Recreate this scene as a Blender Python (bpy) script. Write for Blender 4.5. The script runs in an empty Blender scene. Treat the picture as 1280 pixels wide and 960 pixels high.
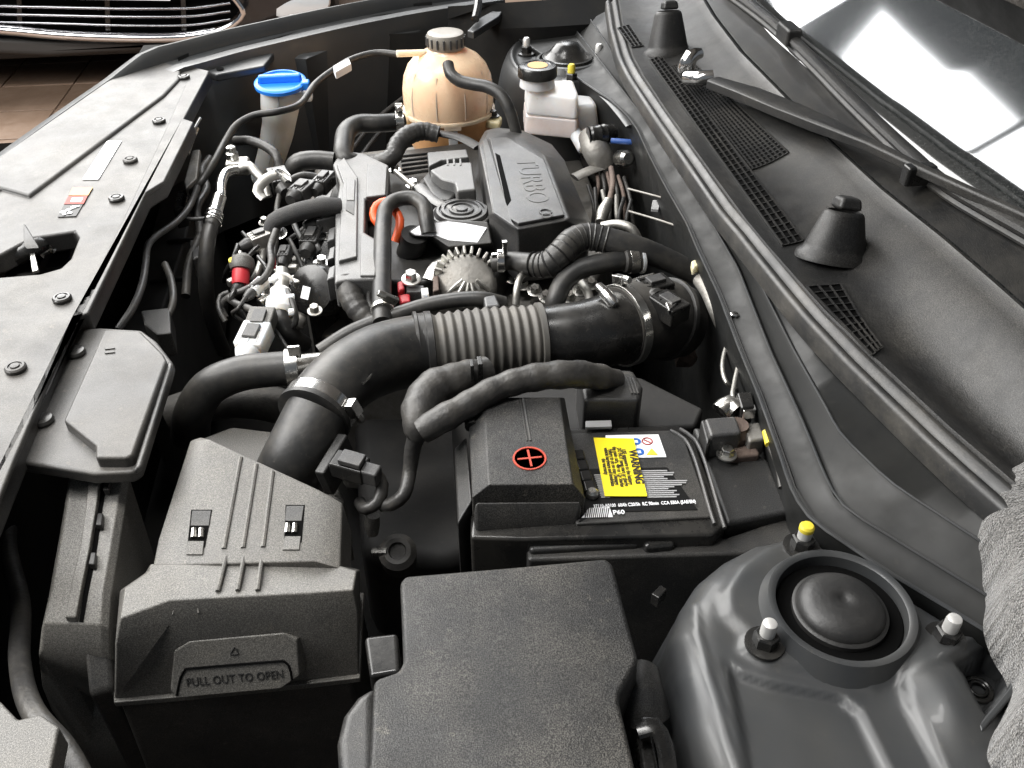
import bpy, bmesh, math, random
from mathutils import Vector, Matrix, noise
random.seed(7)
V = Vector
rad = math.radians
scene = bpy.context.scene
COL = scene.collection

# ------------------------------------------------------------------ camera
CAM_POS = V((0, 0, .47)); PITCH = rad(38.0); YAW = rad(-8.1); FOCAL = 1100.0
cam_data = bpy.data.cameras.new('camera'); cam = bpy.data.objects.new('camera', cam_data); COL.objects.link(cam)
cam.location = CAM_POS; cam.rotation_euler = (math.pi/2 - PITCH, 0, YAW)
cam_data.sensor_width = 36; cam_data.lens = 36*FOCAL/1280; cam_data.clip_start = .02; cam_data.clip_end = 60
scene.camera = cam
# ------------------------------------------------------------------ light: garage with a big open doorway beyond the car's front, skylight panels
world = bpy.data.worlds.new('World'); scene.world = world; world.use_nodes = True
bg = world.node_tree.nodes['Background']; bg.inputs[0].default_value = (.82, .9, 1, 1); bg.inputs[1].default_value = .15
def area(name, loc, target, sx, sy, power, col=(1, 1, 1)):
    L = bpy.data.lights.new(name, 'AREA'); L.shape = 'RECTANGLE'; L.size = sx; L.size_y = sy; L.energy = power; L.color = col
    o = bpy.data.objects.new(name, L); COL.objects.link(o); o.location = loc
    o.rotation_euler = (V(target)-V(loc)).to_track_quat('-Z', 'Y').to_euler()
    return o
area('doorway_light', (-2.9, 6.3, 3.9), (-.1, .9, 0), 6.4, 5.2, 1080, (1, .985, .96))
area('front_light', (-2.2, .8, 1.75), (0, .8, 0), 1.8, 1.2, 120, (1, .985, .96))
area('overhead_fill', (.35, .75, 2.6), (.0, .75, 0), .5, 1.9, 130, (1, .98, .95))  # added overhead lamp, unseen, placed so the bonnet shades the rear of the bay
area('overhead_fill', (-1.05, .55, 2.6), (-.3, .6, 0), .9, 1.1, 35, (1, .98, .95))  # second added overhead lamp, unseen, brightening the sloping duct
for z0, z1, e in ((1.65, 2.1, 18), (2.6, 3.95, 50), (4.5, 5.6, 40)):      # three panes of the high window in the far wall
    area('window_light', (.72, 5, (z0+z1)/2), (.72, 0, (z0+z1)/2-1.6), .86, z1-z0, e, (.97, .985, 1))
vs = scene.view_settings; vs.view_transform = 'Standard'; vs.look = 'None'; vs.exposure = 0; vs.gamma = 1; vs.use_curve_mapping = False
scene.render.engine = 'CYCLES'; scene.cycles.use_denoising = True

# ------------------------------------------------------------------ geometry helpers
_q = cam.rotation_euler.to_matrix()
def ray(px, py): return _q @ V(((px-640)/FOCAL, (480-py)/FOCAL, -1))
def P(px, py, z=0.0):                      # the point of the level plane z that the survey pixel looks at
    d = ray(px, py); t = (z-CAM_POS.z)/d.z
    return CAM_POS + d*t
def PY(px, py, y):                         # the same on the upright plane y
    d = ray(px, py); return CAM_POS + d*(y/d.y)
def pts(seq, z=0.0): return [P(p[0], p[1], p[2] if len(p) > 2 else z) for p in seq]

class MB:
    def __init__(s): s.v = []; s.f = []
    def add(s, vs_, fs):
        n = len(s.v); s.v += [tuple(p) for p in vs_]; s.f += [tuple(i+n for i in f) for f in fs]; return s
    def loft(s, rings, cap0=True, cap1=True, closed=True):
        n = len(rings[0]); vs_ = [p for r in rings for p in r]; fs = []
        for k in range(len(rings)-1):
            for i in range(n if closed else n-1):
                j = (i+1) % n; fs.append((k*n+i, k*n+j, (k+1)*n+j, (k+1)*n+i))
        if cap0: fs.append(tuple(range(n-1, -1, -1)))
        if cap1: fs.append(tuple((len(rings)-1)*n+i for i in range(n)))
        return s.add(vs_, fs)
    def prism(s, top, h, flare=0.0):
        top = [V(p) for p in top]; c = sum(top, V())/len(top)
        bot = []
        for p in top:
            d = V((p.x-c.x, p.y-c.y, 0)); d = d.normalized()*flare if flare and d.length else V()
            bot.append(V((p.x, p.y, p.z-h))+d)
        if poly_area(top) < 0: top.reverse(); bot.reverse()
        return s.loft([bot, top])
    def box(s, c, size, ax=None, taper=1.0):
        c = V(c); X, Y, Z = ax or (V((1, 0, 0)), V((0, 1, 0)), V((0, 0, 1))); a, b, h = [q/2 for q in size]
        r0 = [c-X*a-Y*b-Z*h, c+X*a-Y*b-Z*h, c+X*a+Y*b-Z*h, c-X*a+Y*b-Z*h]
        r1 = [c-X*a*taper-Y*b*taper+Z*h, c+X*a*taper-Y*b*taper+Z*h, c+X*a*taper+Y*b*taper+Z*h, c-X*a*taper+Y*b*taper+Z*h]
        return s.loft([r0, r1])
    def lathe(s, c, axis, prof, n=28, a0=0, sq=None):
        c = V(c); X, Y, Z = frame(axis); rings = []
        for r, h in prof:
            ring = []
            for i in range(n):
                t = a0+2*math.pi*i/n; rr = max(r, 1e-5)
                ring.append(c+Z*h+X*(rr*math.cos(t))*(sq[0] if sq else 1)+Y*(rr*math.sin(t))*(sq[1] if sq else 1))
            rings.append(ring)
        return s.loft(rings)
    def tube(s, ctrl, r, n=14, step=.006, rib=None, flat=None, cap=True):
        path, rr = spline(ctrl, r, step); fr = frames(path); rings = []; dist = 0
        for k, p in enumerate(path):
            if k: dist += (path[k]-path[k-1]).length
            q = rr[k]
            if rib: q += rib[0]*(math.cos(2*math.pi*dist/rib[1]))
            X, Y = fr[k]
            rings.append([p+X*(q*math.cos(2*math.pi*i/n))*(flat[0] if flat else 1)+Y*(q*math.sin(2*math.pi*i/n))*(flat[1] if flat else 1) for i in range(n)])
        return s.loft(rings, cap, cap)
    def torus(s, c, axis, R, r, n=32, m=10):
        c = V(c); X, Y, Z = frame(axis); vs_ = []; fs = []
        for i in range(n):
            t = 2*math.pi*i/n; d = X*math.cos(t)+Y*math.sin(t)
            for j in range(m):
                u = 2*math.pi*j/m; vs_.append(c+d*(R+r*math.cos(u))+Z*(r*math.sin(u)))
        for i in range(n):
            for j in range(m):
                fs.append((i*m+j, ((i+1) % n)*m+j, ((i+1) % n)*m+(j+1) % m, i*m+(j+1) % m))
        return s.add(vs_, fs)
    def grid(s, rows):
        n = len(rows[0]); vs_ = [p for r in rows for p in r]
        return s.add(vs_, [(k*n+i, k*n+i+1, (k+1)*n+i+1, (k+1)*n+i) for k in range(len(rows)-1) for i in range(n-1)])

def poly_area(p): return sum(p[i].x*p[(i+1) % len(p)].y-p[(i+1) % len(p)].x*p[i].y for i in range(len(p)))/2
def frame(axis):
    Z = V(axis).normalized(); a = V((0, 0, 1)) if abs(Z.z) < .9 else V((1, 0, 0))
    X = a.cross(Z).normalized(); return X, Z.cross(X), Z
def spline(ctrl, r, step):
    c = [V(p) for p in ctrl]; R = r if isinstance(r, (list, tuple)) else [r]*len(c)
    if len(c) == 2: c.insert(1, (c[0]+c[1])/2); R = [R[0], (R[0]+R[-1])/2, R[-1]]
    out = []; ro = []
    for i in range(len(c)-1):
        p0 = c[i-1] if i else c[0]*2-c[1]; p3 = c[i+2] if i+2 < len(c) else c[-1]*2-c[-2]
        p1, p2 = c[i], c[i+1]; n = max(2, int((p2-p1).length/step))
        t1 = math.sqrt(max((p1-p0).length, 1e-6)); t2 = math.sqrt(max((p2-p1).length, 1e-6)); t3 = math.sqrt(max((p3-p2).length, 1e-6))
        m1 = ((p1-p0)/t1-(p2-p0)/(t1+t2)+(p2-p1)/t2)*t2; m2 = ((p2-p1)/t2-(p3-p1)/(t2+t3)+(p3-p2)/t3)*t2
        for k in range(n):
            t = k/n; t_2 = t*t; t_3 = t_2*t
            out.append(p1*(2*t_3-3*t_2+1)+m1*(t_3-2*t_2+t)+p2*(-2*t_3+3*t_2)+m2*(t_3-t_2)); e = t_2*(3-2*t); ro.append(R[i]*(1-e)+R[i+1]*e)
    out.append(c[-1]); ro.append(R[-1]); return out, ro
def frames(path):
    fr = []; X = None
    for k in range(len(path)):
        T = (path[min(k+1, len(path)-1)]-path[max(k-1, 0)]).normalized()
        if X is None: X = frame(T)[0]
        else:
            X = X-T*X.dot(T); X.normalize()
        fr.append((X, T.cross(X)))
    return fr
def along(ctrl, f, step=.006):              # point and tangent at fraction f of a smoothed run
    path, _ = spline(ctrl, .01, step); k = min(max(int(f*(len(path)-1)), 1), len(path)-2)
    return path[k], (path[k+1]-path[k-1]).normalized()
def at_y(line, y):
    L = sorted(line, key=lambda p: p.y)
    if y <= L[0].y: a, b = L[0], L[1]
    elif y >= L[-1].y: a, b = L[-2], L[-1]
    else:
        k = next(i for i in range(len(L)-1) if L[i+1].y >= y); a, b = L[k], L[k+1]
    t = (y-a.y)/((b.y-a.y) or 1e-6); return V((a.x+(b.x-a.x)*t, y, a.z+(b.z-a.z)*t))

def thing(name, label, cat, loc=(0, 0, 0), group=None):
    o = bpy.data.objects.new(name, None); COL.objects.link(o); o.location = loc; o.empty_display_size = .02
    o['label'] = label; o['category'] = cat
    if group: o['group'] = group
    return o
def wloc(o):
    p = V(o.location)
    while o.parent: o = o.parent; p = p+V(o.location)
    return p
def add(name, mb, mat, parent=None, label=None, cat=None, group=None, bevel=0, seg=2, ang=35, smooth=True, solid=0, sub=0, kind=None, recalc=True):
    c = [sum(v[i] for v in mb.v)/len(mb.v) for i in range(2)]; o0 = V((c[0], c[1], min(v[2] for v in mb.v)))
    me = bpy.data.meshes.new(name); me.from_pydata([tuple(V(v)-o0) for v in mb.v], [], mb.f)
    if recalc:
        bm = bmesh.new(); bm.from_mesh(me); bmesh.ops.recalc_face_normals(bm, faces=bm.faces); bm.to_mesh(me); bm.free()
    me.materials.append(M[mat])
    if smooth:
        me.polygons.foreach_set('use_smooth', [True]*len(me.polygons)); me.set_sharp_from_angle(angle=rad(ang))
    o = bpy.data.objects.new(name, me); COL.objects.link(o)
    if parent: o.parent = parent; o.location = o0-wloc(parent)
    else: o.location = o0
    if label: o['label'] = label
    if cat: o['category'] = cat
    if group: o['group'] = group
    if kind: o['kind'] = kind
    if solid:
        m = o.modifiers.new('solid', 'SOLIDIFY'); m.thickness = solid; m.offset = -1
    if bevel:
        m = o.modifiers.new('bevel', 'BEVEL'); m.width = bevel; m.segments = seg; m.limit_method = 'ANGLE'; m.angle_limit = rad(30); m.harden_normals = True
    if sub:
        m = o.modifiers.new('sub', 'SUBSURF'); m.levels = sub; m.render_levels = sub
    return o
def slab(name, seq, z, h, mat, parent=None, bevel=.002, flare=0, **k):
    return add(name, MB().prism(pts(seq, z), h, flare), mat, parent, bevel=bevel, **k)
def hose(name, seq, r, mat, parent=None, rib=None, n=14, step=.006, flat=None, **k):
    c = pts(seq) if not isinstance(seq[0], V) else seq
    return add(name, MB().tube(c, r, n, step, rib, flat), mat, parent, ang=60, **k)
def hexnut(mb, c, axis, r, h, washer=True):
    if washer: mb.lathe(c, axis, [(r*1.55, 0), (r*1.55, h*.18), (r*1.2, h*.22)], 24)
    mb.lathe(c, axis, [(r, h*.2), (r, h*.9), (r*.85, h)], 6); return mb
def bolt(c, axis, r, h, parent, mat='steel', name='bolt'):
    return add(name, hexnut(MB(), c, axis, r, h), mat, parent, ang=30)
def clamp(c, t, R, parent, w=.009, mat='steel', screw=None, name='clamp'):
    mb = MB(); t = V(t).normalized()
    mb.lathe(V(c)-t*w/2, t, [(R, 0), (R+.0012, 0), (R+.0012, w), (R, w)], 32)
    o = add(name, mb, mat, parent, bevel=.0004, seg=1)
    if screw is not None:
        s = V(screw); s = (s-t*s.dot(t)).normalized(); u = t.cross(s)
        q = MB(); q.box(V(c)+s*(R+.006), (.016, w*.9, .009), (u, t, s)); q.lathe(V(c)+s*(R+.007)+u*.006, u, [(.004, 0), (.0045, .006), (.0035, .010)], 8)
        add('screw_housing', q, mat, o, bevel=.0008)
    return o
_font_n = [0]
def text(body, o0, u, v, size, mat, parent, depth=.0006, name='lettering', align='CENTER', bold=0.0, squeeze=1.0):
    cu = bpy.data.curves.new('t', 'FONT'); cu.body = body; cu.size = size; cu.extrude = depth; cu.align_x = align; cu.align_y = 'CENTER'; cu.offset = bold; cu.resolution_u = 3
    t = bpy.data.objects.new('t', cu); COL.objects.link(t); dg = bpy.context.evaluated_depsgraph_get(); dg.update()
    me = bpy.data.meshes.new_from_object(t.evaluated_get(dg)); bpy.data.objects.remove(t)
    u = V(u).normalized(); n = u.cross(V(v)).normalized(); w = n.cross(u)
    mb = MB(); mb.v = [tuple(V(o0)+u*(p.co.x*squeeze)+w*p.co.y+n*p.co.z) for p in me.vertices]; mb.f = [tuple(p.vertices) for p in me.polygons]
    return add(name, mb, mat, parent, smooth=False, recalc=False)

# ------------------------------------------------------------------ materials
M = {}
def mat(name, col, rough=.5, metal=0, bump=None, spot=None, coat=0, spec=.5, trans=0, sss=0, sheen=0, rvar=0, speck=None):
    m = bpy.data.materials.new(name); m.use_nodes = True; nt = m.node_tree; N = nt.nodes; b = N['Principled BSDF']; L = nt.links
    b.inputs['Base Color'].default_value = (*col, 1); b.inputs['Roughness'].default_value = rough; b.inputs['Metallic'].default_value = metal
    b.inputs['Coat Weight'].default_value = coat; b.inputs['Coat Roughness'].default_value = .06; b.inputs['Specular IOR Level'].default_value = spec
    b.inputs['Transmission Weight'].default_value = trans
    if sss: b.inputs['Subsurface Weight'].default_value = sss; b.inputs['Subsurface Radius'].default_value = (.04, .034, .028); b.inputs['Subsurface Scale'].default_value = 1.2
    if sheen: b.inputs['Sheen Weight'].default_value = sheen
    tc = N.new('ShaderNodeTexCoord')
    def noise_(scale, detail=3, rgh=.6):
        t = N.new('ShaderNodeTexNoise'); t.inputs['Scale'].default_value = scale; t.inputs['Detail'].default_value = detail; t.inputs['Roughness'].default_value = rgh; L.new(tc.outputs['Object'], t.inputs['Vector']); return t
    def ramp(src, a, b_, c0, c1):
        r = N.new('ShaderNodeMapRange'); r.inputs[1].default_value = a; r.inputs[2].default_value = b_; r.inputs[3].default_value = c0; r.inputs[4].default_value = c1; L.new(src, r.inputs[0]); return r.outputs[0]
    if spot:                                # dust and wear: a second colour in cloudy patches and in fine specks
        c2, amount, scale = spot; t = noise_(scale, 6, .7); t2 = noise_(scale*14, 2)
        ad = N.new('ShaderNodeMath'); ad.operation = 'ADD'; L.new(ramp(t.outputs[0], .42, .72, 0, amount), ad.inputs[0]); L.new(ramp(t2.outputs[0], .66, .74, 0, amount*.7), ad.inputs[1]); ad.use_clamp = True
        mx = N.new('ShaderNodeMix'); mx.data_type = 'RGBA'; mx.inputs[6].default_value = (*col, 1); mx.inputs[7].default_value = (*c2, 1)
        L.new(ad.outputs[0], mx.inputs[0]); L.new(mx.outputs[2], b.inputs['Base Color'])
    if speck:                               # fine moulded grain, done as random specks in the base colour
        src = b.inputs['Base Color'].links[0].from_socket if b.inputs['Base Color'].links else None
        t = noise_(speck[0], 2, .6); k = ramp(t.outputs[0], .40, .68, 1-speck[1], 1+speck[1]*2.2)
        hs = N.new('ShaderNodeVectorMath'); hs.operation = 'SCALE'; L.new(k, hs.inputs['Scale'])
        if src: L.new(src, hs.inputs[0])
        else: hs.inputs[0].default_value = col
        L.new(hs.outputs[0], b.inputs['Base Color'])
    if rvar:
        t = noise_(28, 5, .65); L.new(ramp(t.outputs[0], .35, .7, max(rough-rvar, .02), min(rough+rvar, 1)), b.inputs['Roughness'])
    if bump:
        bp = N.new('ShaderNodeBump'); bp.inputs['Strength'].default_value = bump[1]; bp.inputs['Distance'].default_value = bump[2] if len(bump) > 2 else .001
        t = noise_(bump[0], 2, .5); L.new(t.outputs[0], bp.inputs['Height']); L.new(bp.outputs[0], b.inputs['Normal'])
    M[name] = m; return m
DUST = (.16, .145, .12)
mat('black_grain', (.018, .018, .018), .46, bump=(1500, .4, .0004), spot=(DUST, .2, 9), rvar=.06, speck=(1300, .5))
mat('black_coarse', (.0145, .0145, .0145), .5, bump=(1250, .6, .0006), spot=(DUST, .3, 5), rvar=.1, spec=.4, speck=(1150, .75))
mat('shroud_plastic', (.034, .033, .032), .45, bump=(1400, .4, .0004), spot=(DUST, .3, 8), rvar=.06, speck=(1200, .25))
mat('grey_plastic', (.082, .079, .073), .48, bump=(1300, .45, .0005), spot=(DUST, .35, 9), rvar=.05, speck=(1150, .34))
mat('cover_plastic', (.045, .045, .046), .38, bump=(1400, .35, .0004), spot=(DUST, .3, 12), rvar=.06, speck=(1300, .35))
mat('lit_duct_plastic', (.125, .121, .112), .46, bump=(1300, .4, .0005), spot=(DUST, .35, 9), rvar=.05, speck=(1150, .35))  # paler base stands in for the light falling on the duct
mat('sheen_plastic', (.10, .10, .10), .40, bump=(1400, .35, .0004), spot=(DUST, .3, 12), rvar=.06, speck=(1300, .3))  # greyer plastic assumed, its base also lifted to stand for sheen
mat('black_smooth', (.012, .012, .012), .28, spot=(DUST, .15, 14), rvar=.08)
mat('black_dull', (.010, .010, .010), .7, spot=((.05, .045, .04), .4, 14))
mat('rubber', (.020, .020, .020), .45, bump=(300, .25, .0005), spot=(DUST, .3, 22), rvar=.08)
mat('rubber_matt', (.022, .021, .020), .62, bump=(420, .4, .0006), spot=(DUST, .4, 22))
mat('bellows_rubber', (.085, .081, .074), .6, bump=(500, .25, .0005), spot=(DUST, .5, 18))
mat('foam_sleeve', (.042, .042, .043), .8, bump=(900, .8, .0009), spot=(DUST, .3, 30))
mat('cap_rubber', (.013, .013, .013), .5, bump=(400, .3, .0005), spot=((.06, .055, .05), .25, 18), rvar=.08)
mat('tape', (.028, .027, .026), .48, bump=(210, .6, .0009), spot=(DUST, .3, 26), rvar=.1)
mat('paint', (.036, .038, .040), .40, metal=.1, coat=.08, spot=((.075, .07, .06), .3, 10), rvar=.08)
mat('paint_dull', (.009, .0095, .0095), .55, spec=.3, spot=((.06, .055, .045), .14, 8), rvar=.1)
mat('shaded_bay', (.006, .006, .006), .8, spec=.2, spot=((.02, .018, .014), .5, 12))  # bay shadow put into the colour, blacker than the shell's own paint
mat('steel', (.62, .61, .58), .32, metal=1, bump=(300, .15, .0004), rvar=.12)
mat('bright_steel', (.8, .79, .77), .22, metal=1, rvar=.1)
mat('alu', (.50, .49, .46), .5, metal=1, bump=(260, .4, .0006), spot=((.25, .22, .18), .4, 30))
mat('cast', (.30, .29, .27), .6, metal=.7, bump=(200, .6, .001), spot=((.12, .10, .08), .6, 26))
mat('rusty', (.16, .12, .10), .75, metal=.3, bump=(240, .6, .001), spot=((.05, .035, .03), .7, 30))
mat('white_plastic', (.84, .83, .80), .35, sss=.7, spot=((.55, .48, .38), .35, 14))
mat('milky', (.84, .82, .80), .32, sss=.7, spot=((.66, .52, .47), .5, 12))
mat('milky_fluid', (.80, .68, .64), .32, sss=.7, spot=((.66, .48, .42), .5, 20))
mat('cap_sheen', (.24, .22, .19), .42, spot=((.10, .09, .08), .4, 20))  # sheen of the black tank cap put into a paler base
mat('tan_plastic', (.84, .61, .42), .28, sss=.6, spot=((.70, .45, .26), .5, 5), rvar=.06)
mat('tan_dark', (.58, .31, .13), .36, sss=.35, spot=((.30, .13, .04), .6, 12))
mat('tan_pale', (.70, .62, .38), .36, sss=.3, spot=((.45, .36, .2), .4, 20))
mat('blue', (.02, .20, .72), .35)
mat('blue_dull', (.04, .10, .32), .4)
mat('orange', (.72, .10, .025), .4)
mat('red', (.50, .03, .04), .45)
mat('red_mark', (.42, .045, .02), .5)
mat('yellow_paint', (.62, .50, .04), .5)
mat('yellow_label', (.90, .72, .01), .55, spot=((.70, .52, .01), .3, 30))
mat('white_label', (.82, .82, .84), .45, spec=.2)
mat('grey_print', (.30, .30, .30), .6)
mat('black_print', (.015, .013, .012), .6)
mat('label_black', (.010, .010, .010), .35, spec=.2)
mat('label_red', (.35, .06, .05), .5, spec=.2)
mat('label_tan', (.60, .36, .16), .5, spec=.2)
mat('label_blue', (.03, .12, .42), .5, spec=.2)
mat('felt', (.115, .111, .105), .95, bump=(700, 1.0, .003), spot=((.03, .028, .026), .8, 18), sheen=.4, speck=(900, .6))
mat('chrome', (.85, .85, .87), .08, metal=1)
mat('lamp_glass', (.75, .78, .80), .12, metal=.2, coat=1)
mat('car_black', (.010, .010, .012), .22, coat=.8)
mat('lower_bumper', (.05, .048, .046), .6)
mat('windshield', (.010, .011, .011), .075, coat=1, speck=(1500, .9), spot=((.05, .05, .048), .4, 220))
mat('frit', (.008, .008, .008), .3, bump=(900, .4, .0006), spot=(DUST, .12, 30))
mat('cowl', (.013, .013, .013), .44, bump=(1400, .5, .0005), spot=(DUST, .14, 9), rvar=.08, spec=.45, speck=(1200, .6))
mat('tile', (.20, .135, .095), .38, bump=(60, .2, .001), spot=((.27, .19, .14), .8, 5), rvar=.1)
mat('grout', (.16, .11, .075), .55)
_nt = M['grout'].node_tree; _bk = _nt.nodes.new('ShaderNodeTexBrick'); _bk.offset = 0; _bk.squash = 1     # far tiles too small to build one by one
for _k, _v in (('Scale', 1), ('Mortar Size', .004), ('Brick Width', .3), ('Row Height', .3), ('Bias', 0)): _bk.inputs[_k].default_value = _v
_bk.inputs['Color1'].default_value = (.20, .135, .095, 1); _bk.inputs['Color2'].default_value = (.23, .16, .115, 1); _bk.inputs['Mortar'].default_value = (.07, .05, .035, 1)
_nt.links.new(_nt.nodes['Texture Coordinate'].outputs['Object'], _bk.inputs['Vector']); _nt.links.new(_bk.outputs['Color'], _nt.nodes['Principled BSDF'].inputs['Base Color'])
mat('insulator', (.05, .045, .04), .95, bump=(120, 1, .003), spot=((.09, .08, .07), .6, 60))
mat('void_shade', (.003, .003, .003), .9, spec=.05)  # flat black standing in for the shade inside openings
mat('dark_chrome', (.30, .30, .32), .18, metal=1)
mat('stud_metal', (.72, .71, .69), .38, metal=.6)

# ------------------------------------------------------------------ setting: workshop floor of square tiles
FZ = -.86
fl = add('floor', MB().box((0, 4, FZ-.03), (16, 16, .05)), 'grout', kind='structure'); fl['label'] = 'brown tiled workshop floor around the car'
tile0 = None; TS = .30
for i in range(-11, 2):
    for j in range(5, 27):
        if tile0 is None:
            tile0 = add('tile', MB().box((i*TS, j*TS, FZ-.004), (TS-.008, TS-.008, .012)), 'tile', fl, bevel=.0015); tile = tile0
        else:
            tile = tile0.copy(); COL.objects.link(tile)
        tile.location = V((i*TS+random.uniform(-.0006, .0006), j*TS, FZ-.010+random.uniform(-.0007, .0007)))-V(fl.location)

# ------------------------------------------------------------------ car body: inner wings, bulkhead, strut towers, fender
body = thing('car_body', 'dark grey painted body shell of the engine bay with strut towers and bulkhead', 'car body', (0, .8, -.5))
add('bay_floor', MB().box((0, .9, -.46), (1.0, 1.6, .03)), 'shaded_bay', body)
# lines along the bulkhead, from the far wing to the near one
def line(seq, z): return pts(seq, z)
E0 = line([(737, 108), (764, 126), (785, 145), (797, 162), (812, 194), (831, 231), (859, 280), (871, 309), (899, 369), (926, 440), (949, 495), (981, 585), (990, 612), (1012, 647), (1044, 671), (1111, 716), (1175, 754), (1216, 780), (1300, 830)], .0)
E1 = line([(762, 92), (790, 128), (830, 180), (879, 260), (922, 335), (963, 440), (1000, 520), (1030, 592), (1044, 622), (1062, 640), (1235, 746), (1330, 800)], .008)
E2 = line([(775, 80), (805, 125), (850, 185), (905, 265), (950, 354), (993, 440), (1052, 544), (1109, 600), (1216, 671), (1320, 735)], .024)
E3 = line([(755, 0), (762, 40), (770, 75), (782, 100), (812, 143), (859, 212), (899, 272), (927, 300), (986, 378), (1055, 462), (1192, 597), (1300, 690)], .042)
E4 = line([(772, 0), (777, 34), (790, 75), (803, 100), (831, 143), (880, 212), (929, 280), (955, 312), (1027, 395), (1095, 460), (1180, 540), (1249, 600), (1340, 680)], .052)
E5 = line([(877, 0), (890, 22), (924, 67), (965, 109), (1025, 171), (1100, 240), (1175, 300), (1242, 358), (1300, 410), (1400, 500)], .088)
YS = [.24+i*.01 for i in range(135)]
def sect(y):
    a, b, c, d = [at_y(e, y) for e in (E0, E1, E2, E3)]
    b.x = max(b.x, a.x+.012); c.x = max(c.x, b.x+.006); d.x = max(d.x, c.x+.006)
    return a, b, c, d
rows = []
for y in YS:
    a, b, c, d = sect(y)
    rows.append([V((a.x+.03, y, -.42)), V((a.x+.012, y, -.07)), V((a.x-.001, y, -.012)), V((a.x-.001, y, 0)), V((a.x+.003, y, .0012)), V((a.x+.005, y, -.002)), V((b.x-.004, y, b.z-.005)), V((b.x-.0005, y, b.z)), V((b.x+.002, y, b.z-.001)), V((b.x+.004, y, b.z-.003)),
                 V((c.x-.002, y, c.z-.003)), V((c.x, y, c.z)), V((c.x+.003, y, c.z-.001)), V((d.x+.004, y, d.z-.006)), V((d.x+.03, y, d.z-.012))])
def edge(ix, dz, r):
    return MB().tube([sect(y)[ix]+V((0, 0, dz)) for y in YS[2::3]], r, 6, .02)
bulk = add('bulkhead_panel', MB().grid(rows), 'paint_dull', body, ang=50)
for ix, dz, r in ((0, .0004, .0016), (1, .0006, .0010), (2, .0004, .0009)): add('edge_glint', edge(ix, dz, r), 'paint', bulk)  # edge glints drawn as thin tubes in lighter paint
p_ = P(918, 395, -.001)
bolt(p_+V((0, 0, -.004)), (0, 0, 1), .0045, .007, bulk, 'bright_steel')
# near strut tower: pressed sheet metal as a height field
def poly_sd(poly):
    q = [(p.x, p.y) for p in poly]; n = len(q)
    def f(x, y):
        d = 1e9; ins = False
        for i in range(n):
            ax, ay = q[i]; bx, by = q[(i+1) % n]; dx, dy = bx-ax, by-ay; L2 = dx*dx+dy*dy
            t = max(0, min(1, ((x-ax)*dx+(y-ay)*dy)/L2)); ex, ey = x-ax-dx*t, y-ay-dy*t; d = min(d, ex*ex+ey*ey)
            if (ay > y) != (by > y) and x < ax+(y-ay)/(by-ay)*dx: ins = not ins
        d = math.sqrt(d); return d if ins else -d
    return f
def ss(a, b, t):
    t = max(0, min(1, (t-a)/(b-a))); return t*t*(3-2*t)
sd_out = poly_sd(pts([(1014, 652), (985, 660), (942, 667), (903, 687), (872, 712), (850, 745), (836, 787), (842, 840), (858, 900), (880, 960), (920, 1080), (1600, 1080), (1420, 900), (1216, 786), (1111, 722), (1044, 678)], -.004))
sd_pan = poly_sd(pts([(906, 822), (925, 838), (960, 850), (1010, 860), (1052, 868), (1078, 888), (1112, 960), (1175, 1080), (955, 1080)]))
sd_plat = poly_sd(pts([(990, 664), (950, 682), (920, 705), (902, 740), (905, 772), (928, 795), (925, 815), (955, 832), (1030, 848), (1090, 862), (1126, 850), (1180, 835), (1222, 800), (1200, 770), (1110, 722)]))
sd_rt = poly_sd(pts([(1122, 850), (1132, 888), (1170, 960), (1240, 1080), (1700, 1080), (1330, 850), (1215, 790), (1160, 835)]))
sd_hole = poly_sd(pts([(1193, 842), (1240, 805), (1268, 822), (1262, 850), (1224, 900)]))
def edge_line(seq):
    q = pts(seq)
    def f(x, y):
        d = 1e9
        for a, b in zip(q, q[1:]):
            dx, dy = b.x-a.x, b.y-a.y; t = max(0, min(1, ((x-a.x)*dx+(y-a.y)*dy)/(dx*dx+dy*dy))); d = min(d, math.hypot(x-a.x-dx*t, y-a.y-dy*t))
        return d
    return f
d_rib = edge_line([(868, 745), (872, 790), (884, 835), (908, 920), (925, 975), (960, 1080)])
def tower_z(x, y):
    s = sd_out(x, y); R = .030
    if s > R: z = 0.
    elif s > 0: z = -R+math.sqrt(max(R*R-(R-s)**2, 0))
    else: z = -R+s*5
    z = max(z, -.32)
    if s > -.005:
        z += .0045*ss(-.004, .006, sd_plat(x, y)) - .0045*ss(-.0005, .004, sd_pan(x, y)) + .004*ss(-.002, .003, sd_rt(x, y))*ss(.047, .056, math.hypot(x-CUP.x, y-CUP.y)) - .022*ss(-.001, .002, sd_hole(x, y))
        z += .0022*math.exp(-(d_rib(x, y)/.0022)**2)
        if math.hypot(x-CUP.x, y-CUP.y) < .0425: return min(z, .003)
        h = math.hypot(x-HUMP.x, (y-HUMP.y)*.55); z += .012*math.exp(-(h/.020)**2)
    return z
HUMP = P(1180, 880); CUP = P(1050, 762, .008)
nx, ny = 150, 150; x0, x1, y0, y1 = .075, .50, .06, .475
rows = [[V((x0+(x1-x0)*i/nx, y0+(y1-y0)*j/ny, 0)) for i in range(nx+1)] for j in range(ny+1)]
for r in rows:
    for p in r: p.z = tower_z(p.x, p.y)
tower = add('strut_tower', MB().grid(rows), 'paint', body, ang=80)
tower['label'] = 'pressed dark grey strut tower with three studs'
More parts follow.
